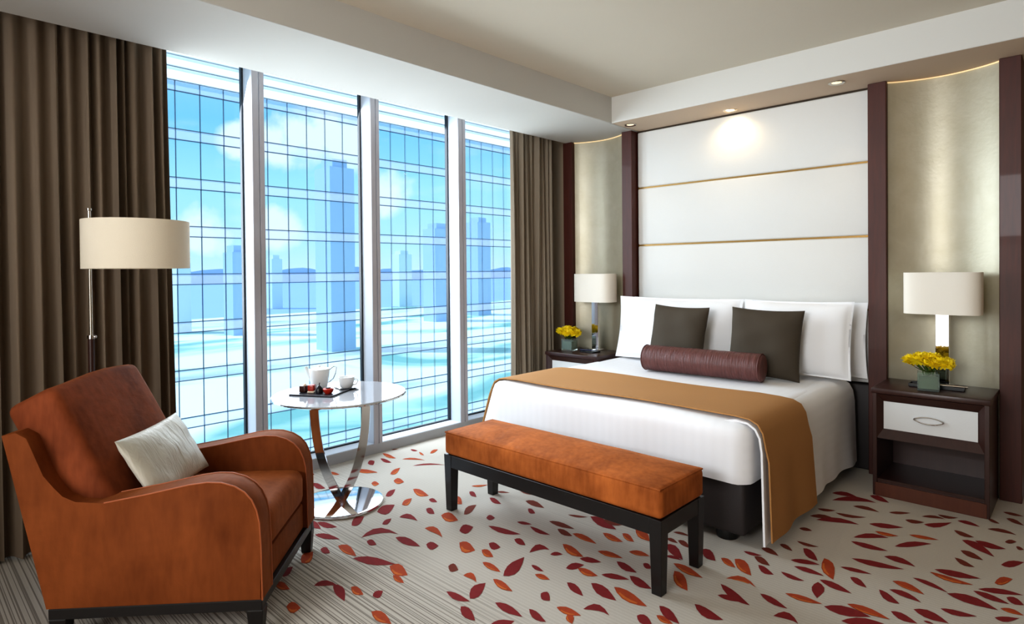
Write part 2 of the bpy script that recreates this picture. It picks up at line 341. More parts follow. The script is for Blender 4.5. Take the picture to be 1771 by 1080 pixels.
LEAVES='''
R -3057,2082 -3040,2088 -3035,2103 -3048,2127 -3076,2158 -3112,2192 -3118,2174 -3118,2155 -3107,2131 -3083,2104
O -3031,2266 -2981,2238 -2932,2220 -2899,2220 -2882,2237 -2872,2263 -2919,2277 -2964,2289 -3002,2292 -3024,2282
O -2875,2069 -2854,2072 -2843,2083 -2853,2105 -2879,2135 -2914,2169 -2922,2153 -2925,2137 -2918,2115 -2898,2090
R -2823,2224 -2804,2216 -2784,2211 -2770,2214 -2762,2223 -2754,2232 -2784,2246 -2809,2254 -2825,2253 -2828,2240
R -2893,1912 -2852,1910 -2826,1921 -2829,1949 -2860,1990 -2906,2041 -2926,2024 -2942,2004 -2943,1977 -2922,1943
R -2730,1836 -2717,1841 -2710,1852 -2717,1869 -2734,1890 -2758,1914 -2763,1902 -2767,1888 -2762,1871 -2748,1852
R -2740,1954 -2723,1959 -2702,1968 -2680,1979 -2655,1987 -2624,1990 -2681,2011 -2725,2019 -2749,2009 -2752,1983
R -2725,2128 -2700,2110 -2673,2097 -2654,2095 -2641,2103 -2632,2113 -2665,2134 -2695,2149 -2717,2154 -2726,2144
O -2591,2126 -2551,2105 -2513,2093 -2487,2099 -2475,2118 -2468,2144 -2518,2166 -2563,2182 -2593,2180 -2600,2158
B -2504,2218 -2494,2229 -2493,2252 -2506,2283 -2529,2320 -2556,2360 -2569,2340 -2575,2316 -2564,2285 -2536,2249
O -2748,2362 -2716,2327 -2683,2299 -2657,2289 -2639,2295 -2624,2310 -2658,2338 -2692,2363 -2720,2376 -2739,2375
R -2739,2471 -2716,2452 -2691,2437 -2671,2432 -2657,2436 -2644,2442 -2675,2465 -2703,2482 -2724,2489 -2736,2484
R -2837,1716 -2821,1724 -2816,1741 -2830,1766 -2858,1796 -2892,1827 -2910,1812 -2918,1793 -2907,1769 -2874,1740
R -3042,1574 -3011,1565 -2979,1561 -2954,1565 -2936,1574 -2921,1584 -2969,1600 -3011,1610 -3039,1609 -3048,1594
R -3013,1612 -2973,1604 -2932,1604 -2904,1613 -2888,1632 -2879,1655 -2918,1653 -2956,1649 -2988,1641 -3007,1627
R -2880,1526 -2846,1526 -2810,1533 -2780,1548 -2757,1567 -2735,1587 -2785,1586 -2829,1580 -2861,1567 -2878,1546
R -2674,1673 -2668,1699 -2659,1736 -2641,1772 -2613,1803 -2568,1822 -2645,1823 -2697,1808 -2717,1771 -2703,1720
R -2546,1790 -2506,1778 -2461,1773 -2424,1780 -2397,1795 -2371,1813 -2425,1825 -2474,1831 -2514,1827 -2538,1810
O -2523,1959 -2498,1955 -2467,1954 -2436,1956 -2405,1957 -2370,1952 -2426,1984 -2474,2004 -2507,2004 -2522,1985
R -2364,2061 -2335,2054 -2314,2058 -2312,2076 -2325,2106 -2347,2142 -2376,2142 -2398,2137 -2404,2121 -2389,2092
R -2367,1846 -2337,1830 -2310,1824 -2299,1831 -2301,1851 -2311,1878 -2336,1883 -2359,1885 -2374,1879 -2375,1864
O -2262,1971 -2221,1938 -2182,1915 -2157,1916 -2146,1936 -2142,1967 -2180,1985 -2215,2000 -2244,2003 -2259,1991
R -2616,1666 -2594,1657 -2572,1652 -2559,1656 -2552,1666 -2549,1679 -2578,1689 -2603,1696 -2619,1694 -2622,1682
R -2709,1465 -2687,1457 -2665,1453 -2650,1456 -2642,1465 -2637,1476 -2670,1488 -2698,1495 -2715,1493 -2717,1481
O -2677,1542 -2641,1530 -2601,1523 -2567,1525 -2540,1534 -2514,1544 -2569,1564 -2619,1578 -2656,1579 -2675,1563
R -2509,1522 -2462,1524 -2411,1535 -2369,1558 -2338,1589 -2313,1625 -2371,1615 -2427,1602 -2473,1581 -2500,1551
O -2647,1335 -2627,1344 -2620,1359 -2634,1379 -2667,1402 -2710,1427 -2722,1411 -2727,1393 -2715,1372 -2684,1351
R -2594,1213 -2582,1221 -2579,1234 -2590,1251 -2613,1270 -2640,1290 -2649,1276 -2651,1260 -2642,1243 -2619,1226
O -2318,1595 -2281,1576 -2243,1564 -2217,1567 -2200,1582 -2188,1602 -2234,1622 -2276,1637 -2306,1637 -2319,1620
O -2237,1557 -2217,1545 -2193,1536 -2174,1536 -2159,1541 -2145,1550 -2171,1561 -2196,1569 -2217,1571 -2231,1566
B -2119,1778 -2097,1762 -2076,1752 -2064,1755 -2060,1768 -2058,1785 -2085,1800 -2107,1810 -2121,1810 -2124,1796
O -2006,1769 -1993,1768 -1976,1769 -1958,1771 -1939,1771 -1918,1767 -1952,1793 -1981,1808 -2000,1808 -2008,1792
R -1957,1630 -1927,1618 -1894,1611 -1866,1615 -1845,1628 -1828,1646 -1860,1649 -1892,1651 -1922,1649 -1944,1641
R -1842,1659 -1830,1672 -1827,1694 -1838,1723 -1859,1755 -1885,1790 -1899,1768 -1906,1743 -1896,1714 -1871,1683
O -2561,1167 -2532,1159 -2503,1157 -2483,1162 -2470,1173 -2460,1187 -2496,1193 -2528,1197 -2551,1193 -2561,1182
R -2414,1273 -2401,1281 -2386,1296 -2371,1313 -2356,1329 -2337,1344 -2380,1343 -2412,1335 -2428,1319 -2427,1295
R -2362,1336 -2336,1320 -2302,1306 -2268,1298 -2237,1297 -2206,1297 -2243,1322 -2280,1343 -2315,1352 -2344,1348
O -2286,1376 -2261,1363 -2235,1354 -2215,1355 -2202,1364 -2192,1378 -2220,1387 -2247,1394 -2269,1395 -2282,1388
R -2155,1398 -2137,1398 -2125,1404 -2126,1416 -2139,1432 -2158,1451 -2169,1444 -2177,1435 -2178,1424 -2169,1410
O -2345,1116 -2314,1108 -2288,1106 -2278,1115 -2282,1131 -2293,1151 -2322,1154 -2348,1154 -2362,1147 -2359,1133
O -2060,1329 -2031,1316 -1998,1308 -1971,1311 -1950,1322 -1932,1335 -1970,1349 -2006,1358 -2035,1358 -2053,1346
R -1826,1595 -1805,1575 -1778,1559 -1753,1554 -1731,1558 -1711,1567 -1739,1586 -1768,1602 -1794,1610 -1815,1607
B -3834,2664 -3820,2663 -3807,2668 -3801,2677 -3801,2691 -3804,2708 -3813,2700 -3823,2692 -3830,2683 -3834,2673
O -3798,2563 -3753,2545 -3703,2533 -3665,2533 -3640,2543 -3623,2561 -3671,2570 -3718,2579 -3759,2581 -3787,2575
R -3703,2481 -3664,2465 -3623,2453 -3594,2454 -3577,2465 -3568,2483 -3606,2491 -3645,2498 -3677,2499 -3697,2493
R -3657,2364 -3632,2357 -3617,2358 -3622,2369 -3643,2388 -3670,2410 -3694,2413 -3709,2412 -3707,2402 -3686,2384
R -3722,2763 -3699,2754 -3676,2749 -3661,2753 -3655,2764 -3655,2780 -3675,2781 -3695,2782 -3711,2779 -3721,2772
O -3621,2766 -3597,2751 -3571,2738 -3551,2733 -3538,2735 -3528,2742 -3553,2752 -3577,2762 -3598,2768 -3614,2769
O -3533,2801 -3523,2807 -3521,2821 -3529,2844 -3546,2873 -3567,2903 -3579,2892 -3585,2878 -3578,2855 -3558,2827
O -3574,2577 -3552,2590 -3525,2609 -3495,2632 -3465,2654 -3432,2673 -3484,2669 -3528,2657 -3559,2636 -3573,2605
R -3397,2537 -3378,2562 -3351,2598 -3319,2636 -3284,2671 -3241,2700 -3299,2683 -3346,2657 -3379,2619 -3395,2575
O -3367,2332 -3349,2337 -3342,2353 -3356,2380 -3387,2415 -3429,2456 -3431,2435 -3430,2413 -3419,2387 -3395,2357
O -3502,2263 -3492,2264 -3481,2268 -3473,2275 -3466,2283 -3459,2291 -3479,2292 -3494,2290 -3503,2283 -3505,2273
O -3312,2149 -3285,2138 -3262,2134 -3253,2141 -3256,2156 -3264,2176 -3294,2184 -3319,2188 -3331,2183 -3326,2167
O -3246,2273 -3212,2258 -3183,2253 -3170,2261 -3171,2280 -3176,2304 -3218,2318 -3252,2326 -3269,2320 -3264,2299
O -2803,2546 -2783,2549 -2762,2559 -2748,2577 -2742,2603 -2741,2634 -2756,2615 -2772,2598 -2787,2580 -2798,2561
B -2616,2580 -2601,2581 -2584,2587 -2568,2598 -2556,2611 -2544,2626 -2567,2624 -2588,2619 -2605,2609 -2614,2595
R -2577,2487 -2548,2466 -2516,2449 -2490,2445 -2472,2452 -2458,2465 -2491,2481 -2523,2495 -2551,2502 -2570,2498
B -2546,2703 -2515,2688 -2479,2677 -2449,2678 -2425,2687 -2404,2701 -2443,2714 -2480,2723 -2513,2725 -2535,2716
B -2385,2593 -2353,2577 -2317,2568 -2286,2569 -2259,2577 -2233,2586 -2281,2611 -2324,2628 -2358,2630 -2379,2615
R -2296,2517 -2276,2496 -2255,2480 -2239,2476 -2230,2483 -2223,2496 -2244,2511 -2264,2523 -2281,2530 -2292,2526
B -2078,2604 -2057,2601 -2031,2604 -2009,2614 -1991,2631 -1977,2654 -2000,2644 -2024,2636 -2047,2627 -2066,2615
R -2379,2269 -2361,2261 -2346,2259 -2339,2266 -2340,2282 -2345,2301 -2368,2309 -2387,2313 -2396,2307 -2391,2290
R -2299,2206 -2254,2192 -2203,2186 -2160,2195 -2127,2217 -2101,2247 -2147,2244 -2195,2241 -2241,2234 -2278,2221
R -2220,2345 -2202,2340 -2180,2340 -2163,2347 -2150,2360 -2139,2375 -2162,2376 -2185,2375 -2203,2369 -2215,2357
R -2130,2349 -2098,2331 -2062,2318 -2031,2317 -2006,2327 -1985,2343 -2018,2348 -2052,2353 -2085,2356 -2113,2354
B -2099,2467 -2067,2456 -2029,2450 -1995,2454 -1965,2466 -1938,2482 -1981,2493 -2022,2500 -2059,2498 -2086,2485
B -2003,2422 -1978,2402 -1949,2387 -1926,2385 -1908,2393 -1893,2407 -1922,2422 -1951,2434 -1976,2439 -1994,2433
O -1911,2431 -1882,2418 -1846,2408 -1812,2407 -1781,2412 -1751,2418 -1794,2440 -1835,2455 -1872,2459 -1898,2449
R -2085,2181 -2065,2167 -2044,2157 -2026,2156 -2012,2163 -2000,2171 -2028,2191 -2054,2206 -2073,2209 -2083,2198
R -2148,2064 -2120,2043 -2094,2030 -2079,2033 -2074,2049 -2075,2074 -2098,2082 -2121,2089 -2139,2089 -2147,2079
O -2123,1992 -2099,1973 -2074,1959 -2054,1957 -2040,1966 -2029,1979 -2057,1996 -2084,2010 -2106,2014 -2119,2006
R -1935,2128 -1929,2142 -1923,2163 -1914,2186 -1902,2204 -1881,2214 -1926,2229 -1956,2228 -1966,2207 -1955,2168
R -1849,2180 -1838,2180 -1826,2185 -1818,2194 -1811,2207 -1805,2220 -1824,2223 -1840,2222 -1850,2213 -1852,2197
O -1874,2305 -1840,2274 -1801,2248 -1767,2241 -1740,2249 -1717,2266 -1755,2287 -1793,2306 -1829,2317 -1858,2315
O -2030,1909 -2005,1895 -1974,1886 -1947,1886 -1925,1892 -1904,1901 -1938,1916 -1971,1926 -2000,1928 -2020,1921
R -1871,1885 -1851,1900 -1843,1929 -1854,1970 -1883,2021 -1922,2077 -1927,2040 -1929,2002 -1919,1960 -1897,1918
R -1847,2044 -1830,2032 -1810,2024 -1793,2023 -1778,2028 -1766,2037 -1787,2044 -1807,2051 -1825,2053 -1839,2050
R -1722,2243 -1701,2236 -1677,2236 -1656,2246 -1640,2262 -1626,2281 -1655,2286 -1682,2287 -1704,2280 -1717,2262
R -1711,2127 -1695,2127 -1680,2136 -1671,2154 -1669,2179 -1669,2207 -1692,2204 -1710,2197 -1720,2179 -1719,2153
O -1672,2163 -1647,2145 -1619,2133 -1596,2135 -1578,2148 -1564,2168 -1592,2176 -1620,2184 -1644,2184 -1663,2176
O -1777,1989 -1759,1980 -1739,1975 -1723,1978 -1710,1988 -1698,1999 -1722,2008 -1743,2013 -1761,2011 -1772,2001
O -1885,1835 -1857,1817 -1825,1803 -1796,1801 -1773,1808 -1751,1819 -1785,1833 -1818,1845 -1849,1850 -1872,1845
R -1654,1888 -1640,1870 -1624,1857 -1611,1855 -1601,1862 -1591,1871 -1611,1894 -1629,1910 -1643,1915 -1652,1905
R -1630,2032 -1609,2013 -1583,1996 -1558,1989 -1534,1989 -1512,1991 -1541,2016 -1570,2035 -1596,2045 -1618,2042
R -1550,2098 -1520,2070 -1484,2047 -1450,2040 -1420,2045 -1392,2055 -1430,2082 -1468,2105 -1504,2116 -1533,2112
O -1460,2138 -1425,2107 -1383,2084 -1344,2078 -1309,2086 -1277,2102 -1320,2124 -1363,2143 -1404,2153 -1439,2150
R -1560,2188 -1537,2184 -1510,2187 -1486,2198 -1464,2215 -1444,2234 -1476,2237 -1507,2236 -1533,2227 -1551,2208
R -1462,2262 -1437,2235 -1406,2214 -1378,2209 -1355,2217 -1334,2232 -1364,2250 -1395,2266 -1424,2275 -1448,2272
R -1745,1709 -1716,1696 -1681,1688 -1649,1690 -1621,1699 -1594,1710 -1633,1724 -1671,1733 -1705,1733 -1731,1724
R -1612,1768 -1591,1749 -1566,1734 -1543,1730 -1523,1735 -1505,1746 -1530,1757 -1555,1768 -1580,1775 -1600,1774
R -1651,1595 -1626,1590 -1603,1594 -1592,1610 -1592,1637 -1599,1670 -1617,1659 -1635,1648 -1648,1633 -1653,1613
O -1541,1853 -1518,1842 -1492,1837 -1468,1842 -1449,1856 -1432,1872 -1462,1880 -1490,1884 -1515,1881 -1532,1868
O -1478,1848 -1473,1832 -1464,1816 -1452,1808 -1438,1805 -1424,1805 -1433,1824 -1443,1840 -1455,1851 -1467,1853
R -1454,1914 -1441,1921 -1423,1933 -1402,1944 -1379,1950 -1352,1947 -1391,1973 -1423,1983 -1445,1974 -1454,1946
R -1273,2019 -1258,2000 -1240,1986 -1225,1986 -1213,1996 -1202,2010 -1222,2028 -1240,2041 -1257,2044 -1268,2035
R -1578,2334 -1553,2310 -1524,2292 -1497,2287 -1475,2295 -1454,2308 -1485,2325 -1515,2339 -1543,2347 -1565,2343
O -1590,2455 -1570,2448 -1547,2447 -1527,2455 -1509,2468 -1492,2482 -1522,2494 -1549,2499 -1570,2493 -1584,2476
R -1478,2401 -1466,2384 -1452,2372 -1441,2369 -1432,2375 -1424,2385 -1439,2400 -1453,2412 -1465,2416 -1474,2411
O -1704,2360 -1678,2350 -1647,2345 -1620,2351 -1596,2365 -1574,2381 -1609,2391 -1643,2396 -1672,2392 -1693,2378
O -1802,2543 -1773,2518 -1739,2500 -1711,2497 -1688,2507 -1668,2525 -1702,2540 -1735,2553 -1766,2559 -1789,2554
O -1724,2604 -1705,2581 -1682,2561 -1661,2552 -1644,2554 -1628,2562 -1653,2586 -1678,2608 -1700,2619 -1716,2616
O -1700,2689 -1676,2656 -1647,2627 -1620,2615 -1597,2616 -1575,2620 -1608,2666 -1641,2702 -1670,2719 -1690,2712
R -1972,2667 -1930,2633 -1881,2606 -1839,2598 -1804,2607 -1773,2623 -1824,2654 -1875,2681 -1921,2693 -1954,2686
B -1894,2679 -1866,2661 -1836,2650 -1811,2654 -1793,2670 -1779,2694 -1810,2703 -1841,2710 -1867,2709 -1886,2696
B -1531,2703 -1519,2695 -1503,2689 -1488,2688 -1475,2691 -1461,2694 -1482,2711 -1500,2723 -1516,2725 -1526,2717
B -1477,2723 -1462,2707 -1443,2692 -1425,2686 -1409,2685 -1392,2686 -1415,2712 -1437,2733 -1456,2742 -1470,2737
B -1542,2793 -1528,2791 -1510,2792 -1491,2796 -1472,2801 -1454,2805 -1478,2816 -1501,2822 -1521,2819 -1535,2807
R -1500,2644 -1477,2612 -1446,2582 -1416,2565 -1388,2558 -1361,2554 -1395,2601 -1428,2641 -1459,2663 -1485,2661
R -1440,2533 -1428,2531 -1411,2532 -1395,2536 -1379,2542 -1362,2546 -1385,2557 -1405,2563 -1423,2560 -1435,2548
R -1344,2716 -1327,2682 -1305,2653 -1284,2640 -1264,2641 -1246,2647 -1269,2685 -1293,2717 -1315,2734 -1333,2731
O -1377,2495 -1348,2472 -1312,2453 -1277,2446 -1246,2452 -1217,2462 -1255,2484 -1293,2504 -1329,2513 -1358,2508
O -1340,2437 -1323,2395 -1298,2356 -1271,2331 -1243,2322 -1216,2321 -1240,2363 -1266,2403 -1294,2432 -1320,2442
O -1240,2691 -1224,2670 -1205,2651 -1185,2643 -1168,2643 -1151,2647 -1173,2674 -1194,2696 -1214,2707 -1230,2703
O -1189,2725 -1170,2687 -1146,2652 -1120,2632 -1095,2626 -1071,2625 -1097,2674 -1123,2716 -1150,2741 -1173,2741
R -1191,2829 -1176,2818 -1156,2812 -1138,2815 -1123,2827 -1109,2844 -1128,2844 -1147,2845 -1166,2843 -1181,2837
B -1141,2916 -1126,2902 -1106,2891 -1087,2888 -1068,2890 -1050,2891 -1074,2919 -1097,2938 -1117,2944 -1133,2934
B -1091,3018 -1080,3004 -1064,2992 -1049,2987 -1035,2986 -1020,2986 -1038,3010 -1055,3028 -1071,3036 -1084,3031
B -1132,2810 -1117,2788 -1098,2769 -1079,2762 -1061,2764 -1045,2769 -1066,2796 -1087,2817 -1107,2827 -1122,2823
R -1087,2742 -1072,2714 -1053,2690 -1034,2681 -1018,2687 -1002,2700 -1021,2717 -1041,2733 -1060,2745 -1076,2747
O -1142,2526 -1126,2537 -1103,2549 -1076,2556 -1047,2554 -1015,2538 -1052,2574 -1086,2591 -1114,2586 -1133,2558
R -1139,2467 -1113,2432 -1078,2400 -1044,2383 -1011,2381 -980,2387 -1014,2412 -1049,2437 -1085,2457 -1117,2467
R -1109,2373 -1093,2366 -1073,2363 -1054,2367 -1036,2376 -1018,2386 -1041,2397 -1064,2403 -1084,2401 -1100,2389
R -985,2503 -965,2481 -938,2463 -911,2455 -886,2457 -862,2464 -889,2482 -917,2499 -944,2510 -969,2510
R -1147,2247 -1122,2216 -1091,2192 -1062,2186 -1037,2197 -1014,2218 -1043,2231 -1074,2244 -1104,2253 -1130,2254
R -1244,2139 -1225,2113 -1199,2090 -1173,2078 -1149,2077 -1125,2081 -1152,2108 -1179,2132 -1205,2146 -1229,2147
O -1219,2073 -1205,2059 -1187,2048 -1170,2047 -1156,2054 -1143,2065 -1161,2075 -1180,2083 -1197,2087 -1211,2082
R -885,2377 -872,2379 -855,2384 -836,2389 -816,2392 -796,2387 -821,2420 -845,2438 -865,2435 -878,2410
O -911,2576 -887,2564 -857,2557 -827,2562 -799,2575 -772,2594 -804,2600 -836,2605 -867,2602 -893,2591
R -840,2764 -847,2735 -846,2702 -836,2672 -820,2647 -802,2625 -798,2664 -797,2700 -805,2731 -822,2753
R -989,2747 -971,2729 -948,2715 -925,2712 -904,2720 -885,2734 -908,2740 -931,2747 -955,2752 -976,2751
R -964,2837 -943,2826 -916,2819 -888,2820 -862,2827 -836,2836 -866,2851 -896,2861 -924,2863 -948,2852
R -996,2889 -977,2883 -952,2885 -928,2896 -905,2913 -882,2930 -911,2938 -939,2940 -964,2930 -984,2911
R -993,3052 -979,3015 -960,2983 -940,2966 -920,2962 -901,2964 -921,3003 -941,3036 -962,3057 -980,3061
B -1043,3113 -1025,3097 -1002,3086 -980,3087 -961,3099 -943,3119 -965,3118 -987,3120 -1010,3120 -1030,3118
O -888,3011 -882,2957 -868,2904 -848,2866 -823,2844 -798,2828 -810,2889 -825,2944 -844,2987 -868,3008
R -762,2579 -735,2564 -702,2559 -668,2570 -637,2594 -607,2623 -643,2635 -680,2640 -714,2632 -744,2608
R -683,2517 -662,2513 -635,2521 -608,2542 -584,2573 -559,2605 -590,2605 -620,2599 -648,2579 -670,2548
R -841,2788 -820,2769 -792,2753 -763,2748 -736,2752 -709,2759 -739,2781 -769,2799 -799,2807 -824,2802
O -701,2661 -677,2645 -645,2634 -612,2634 -581,2642 -549,2652 -583,2671 -617,2685 -651,2688 -681,2678
R -561,2720 -547,2699 -528,2681 -508,2676 -488,2682 -468,2693 -488,2711 -509,2727 -529,2735 -548,2731
R -499,2796 -481,2775 -457,2760 -432,2757 -407,2764 -382,2773 -407,2800 -433,2820 -459,2827 -482,2816
R -423,2873 -406,2859 -383,2851 -358,2858 -335,2876 -311,2902 -336,2902 -360,2901 -385,2897 -408,2886
R -455,2728 -450,2724 -444,2721 -437,2722 -430,2726 -423,2731 -430,2735 -437,2738 -445,2737 -451,2733
R -634,2870 -622,2836 -605,2806 -585,2792 -566,2793 -547,2803 -565,2824 -584,2846 -603,2863 -622,2871
R -603,2899 -585,2886 -561,2876 -535,2872 -510,2872 -486,2872 -511,2899 -537,2918 -564,2925 -587,2916
O -609,2988 -591,2970 -566,2955 -539,2950 -513,2950 -488,2950 -514,2982 -541,3004 -568,3013 -592,3005
R -751,2902 -740,2880 -724,2861 -708,2852 -692,2851 -676,2853 -693,2881 -709,2904 -726,2916 -741,2913
R -809,2974 -790,2966 -765,2962 -739,2968 -714,2979 -689,2994 -717,3000 -744,3004 -771,3000 -794,2988
R -795,3096 -763,3080 -720,3074 -676,3085 -634,3108 -594,3140 -638,3140 -684,3139 -728,3132 -768,3115
R -690,3219 -670,3206 -644,3196 -617,3195 -590,3199 -563,3200 -592,3232 -621,3253 -650,3257 -674,3242
R -551,3078 -532,3064 -505,3051 -476,3043 -448,3038 -420,3033 -448,3060 -477,3080 -506,3090 -533,3088
R -423,3023 -398,3005 -364,2992 -327,2992 -291,3000 -255,3009 -290,3040 -327,3063 -365,3067 -399,3050
R -347,3121 -330,3101 -306,3085 -280,3080 -254,3085 -228,3095 -253,3114 -279,3129 -305,3137 -330,3132
R -334,3154 -313,3150 -284,3155 -254,3171 -224,3193 -193,3217 -224,3223 -256,3222 -287,3208 -315,3182
R -242,3150 -235,3128 -224,3111 -212,3106 -199,3112 -185,3124 -196,3148 -208,3167 -221,3174 -233,3166
O -251,3031 -241,3022 -227,3016 -211,3017 -196,3023 -180,3030 -195,3047 -210,3058 -226,3058 -241,3047
R -261,2937 -250,2926 -235,2923 -220,2936 -206,2962 -192,2995 -207,2987 -223,2979 -238,2968 -252,2952
O -289,3260 -279,3252 -266,3257 -255,3279 -245,3313 -236,3353 -251,3356 -266,3352 -278,3333 -286,3297
O -507,3188 -483,3164 -451,3147 -417,3145 -384,3158 -352,3180 -385,3185 -419,3191 -453,3196 -485,3194
R -497,3229 -472,3212 -438,3204 -404,3213 -370,3236 -336,3265 -372,3271 -407,3275 -443,3268 -475,3251
R -286,3480 -273,3470 -257,3474 -241,3496 -226,3534 -212,3581 -230,3577 -248,3569 -265,3548 -278,3514
B -449,3423 -437,3394 -421,3368 -404,3358 -386,3362 -369,3375 -386,3391 -403,3409 -421,3422 -437,3426
B -440,3529 -427,3502 -408,3480 -388,3472 -369,3474 -349,3480 -368,3510 -388,3534 -408,3546 -427,3542
R -452,3668 -432,3635 -404,3603 -374,3581 -345,3568 -315,3554 -343,3614 -371,3662 -402,3689 -431,3688
R -404,3702 -386,3673 -361,3651 -335,3648 -309,3663 -284,3690 -310,3703 -336,3716 -363,3722 -387,3716
B -498,3779 -485,3750 -467,3726 -448,3719 -430,3727 -411,3745 -430,3759 -449,3773 -468,3783 -486,3784
B -296,3782 -289,3773 -280,3771 -271,3781 -262,3799 -254,3821 -264,3829 -274,3833 -284,3825 -291,3806
B -252,3756 -248,3737 -243,3722 -236,3719 -229,3726 -222,3738 -228,3750 -234,3761 -241,3766 -247,3764
B -376,3911 -359,3907 -336,3907 -311,3911 -285,3917 -260,3919 -286,3945 -312,3959 -337,3957 -360,3937
O -654,3563 -635,3553 -610,3549 -584,3556 -558,3573 -534,3593 -561,3598 -588,3599 -615,3594 -639,3580
R -678,3369 -658,3377 -631,3399 -604,3434 -578,3476 -552,3519 -585,3512 -616,3496 -644,3463 -666,3415
R -847,3287 -821,3267 -787,3254 -752,3256 -720,3270 -689,3291 -724,3301 -760,3309 -795,3310 -826,3301
R -850,3343 -830,3354 -804,3374 -776,3401 -748,3429 -720,3453 -755,3462 -789,3458 -818,3433 -839,3388
O -790,3497 -772,3478 -750,3467 -728,3470 -708,3486 -689,3511 -711,3511 -734,3512 -757,3511 -776,3505
R -835,3578 -811,3566 -779,3563 -748,3578 -719,3607 -692,3644 -725,3643 -759,3641 -791,3629 -818,3605
B -708,3762 -693,3744 -675,3734 -657,3741 -641,3762 -626,3792 -645,3794 -664,3794 -683,3790 -698,3777
R -624,3761 -603,3746 -579,3748 -556,3774 -537,3823 -521,3888 -544,3861 -567,3838 -590,3813 -611,3785
B -653,3870 -639,3872 -618,3880 -596,3892 -574,3904 -552,3911 -577,3927 -601,3932 -623,3922 -642,3897
R -504,3932 -489,3920 -469,3911 -448,3910 -427,3913 -406,3916 -428,3942 -450,3959 -472,3963 -491,3951
B -594,3959 -579,3940 -559,3928 -540,3933 -522,3952 -505,3982 -524,3976 -544,3973 -564,3971 -582,3966
R -1055,3446 -1027,3452 -989,3468 -949,3490 -910,3513 -869,3529 -918,3549 -964,3553 -1005,3533 -1037,3491
B -1009,3617 -984,3600 -952,3591 -920,3600 -893,3625 -867,3663 -897,3650 -929,3642 -961,3635 -990,3626
B -795,3817 -780,3812 -760,3817 -740,3832 -722,3857 -704,3887 -726,3881 -747,3872 -768,3858 -785,3837
B -964,3783 -944,3775 -917,3772 -888,3775 -860,3780 -832,3783 -865,3810 -896,3826 -926,3825 -950,3807
R -1077,3798 -1049,3815 -1010,3843 -967,3876 -924,3906 -879,3925 -934,3950 -985,3952 -1029,3921 -1061,3861
R -935,4023 -917,3997 -893,3975 -869,3966 -847,3968 -825,3974 -852,4013 -878,4044 -903,4056 -923,4046
R -1111,3920 -1090,3914 -1062,3915 -1034,3923 -1006,3935 -977,3943 -1014,3974 -1048,3991 -1078,3985 -1100,3956
B -1098,3610 -1082,3598 -1062,3594 -1044,3603 -1029,3622 -1015,3648 -1034,3645 -1054,3641 -1072,3634 -1088,3622
B -1097,3477 -1078,3474 -1054,3479 -1028,3491 -1004,3507 -980,3521 -1012,3539 -1042,3546 -1068,3536 -1087,3508
B -1085,3274 -1073,3264 -1060,3260 -1047,3264 -1036,3274 -1025,3286 -1041,3298 -1057,3305 -1070,3302 -1080,3290
B -340,4239 -327,4224 -309,4214 -289,4214 -270,4224 -251,4237 -271,4249 -290,4258 -310,4260 -327,4252
B -318,4141 -307,4119 -292,4100 -276,4090 -259,4087 -242,4087 -258,4120 -274,4147 -291,4160 -307,4156
B -392,4074 -384,4054 -373,4036 -361,4028 -349,4028 -336,4034 -348,4052 -360,4068 -372,4078 -384,4079
R -3783,1977 -3764,1970 -3746,1965 -3737,1968 -3736,1975 -3738,1984 -3759,1990 -3776,1993 -3787,1992 -3789,1986
R -3593,1894 -3547,1877 -3500,1867 -3470,1870 -3455,1884 -3449,1905 -3492,1911 -3535,1917 -3569,1916 -3589,1907
O -3712,2075 -3684,2069 -3654,2067 -3632,2073 -3619,2085 -3611,2099 -3644,2102 -3676,2102 -3699,2098 -3711,2087
O -3617,2212 -3575,2210 -3530,2218 -3498,2238 -3478,2266 -3465,2298 -3516,2292 -3564,2283 -3600,2264 -3617,2238
R -3674,2356 -3646,2350 -3628,2352 -3632,2367 -3654,2391 -3686,2420 -3707,2418 -3722,2413 -3722,2400 -3702,2378
'''
TOWERS =  [(142.1, 154.7, 50.0, 150, 'tower_blue'), (141.7, 149.0, 13.9, 260, 'tower_blue'), (276.0, 291.3, 32.6, 240, 'tower_blue'), (336.9, 351.3, 41.6, 260, 'tower_blue'), (124.2, 132.3, 8.1, 300, 'tower_pale'), (374.0, 390.4, 19.9, 420, 'tower_pale'), (275.0, 286.0, 15.9, 500, 'tower_pale')]

# ------------------------------------------------------------------ room shell (metres; camera stands at x=0, y=0)
YAW = .762551485
RD = Vector((math.cos(YAW), math.sin(YAW), 0)); FD = Vector((-math.sin(YAW), math.cos(YAW), 0))
SOF, CEIL, WX, WY = 2.542, 2.752, -3.97, 4.62
MULL = [(.765, .845), (1.64, 1.718), (2.515, 2.588), (3.37, 3.452), (4.24, 4.32)]

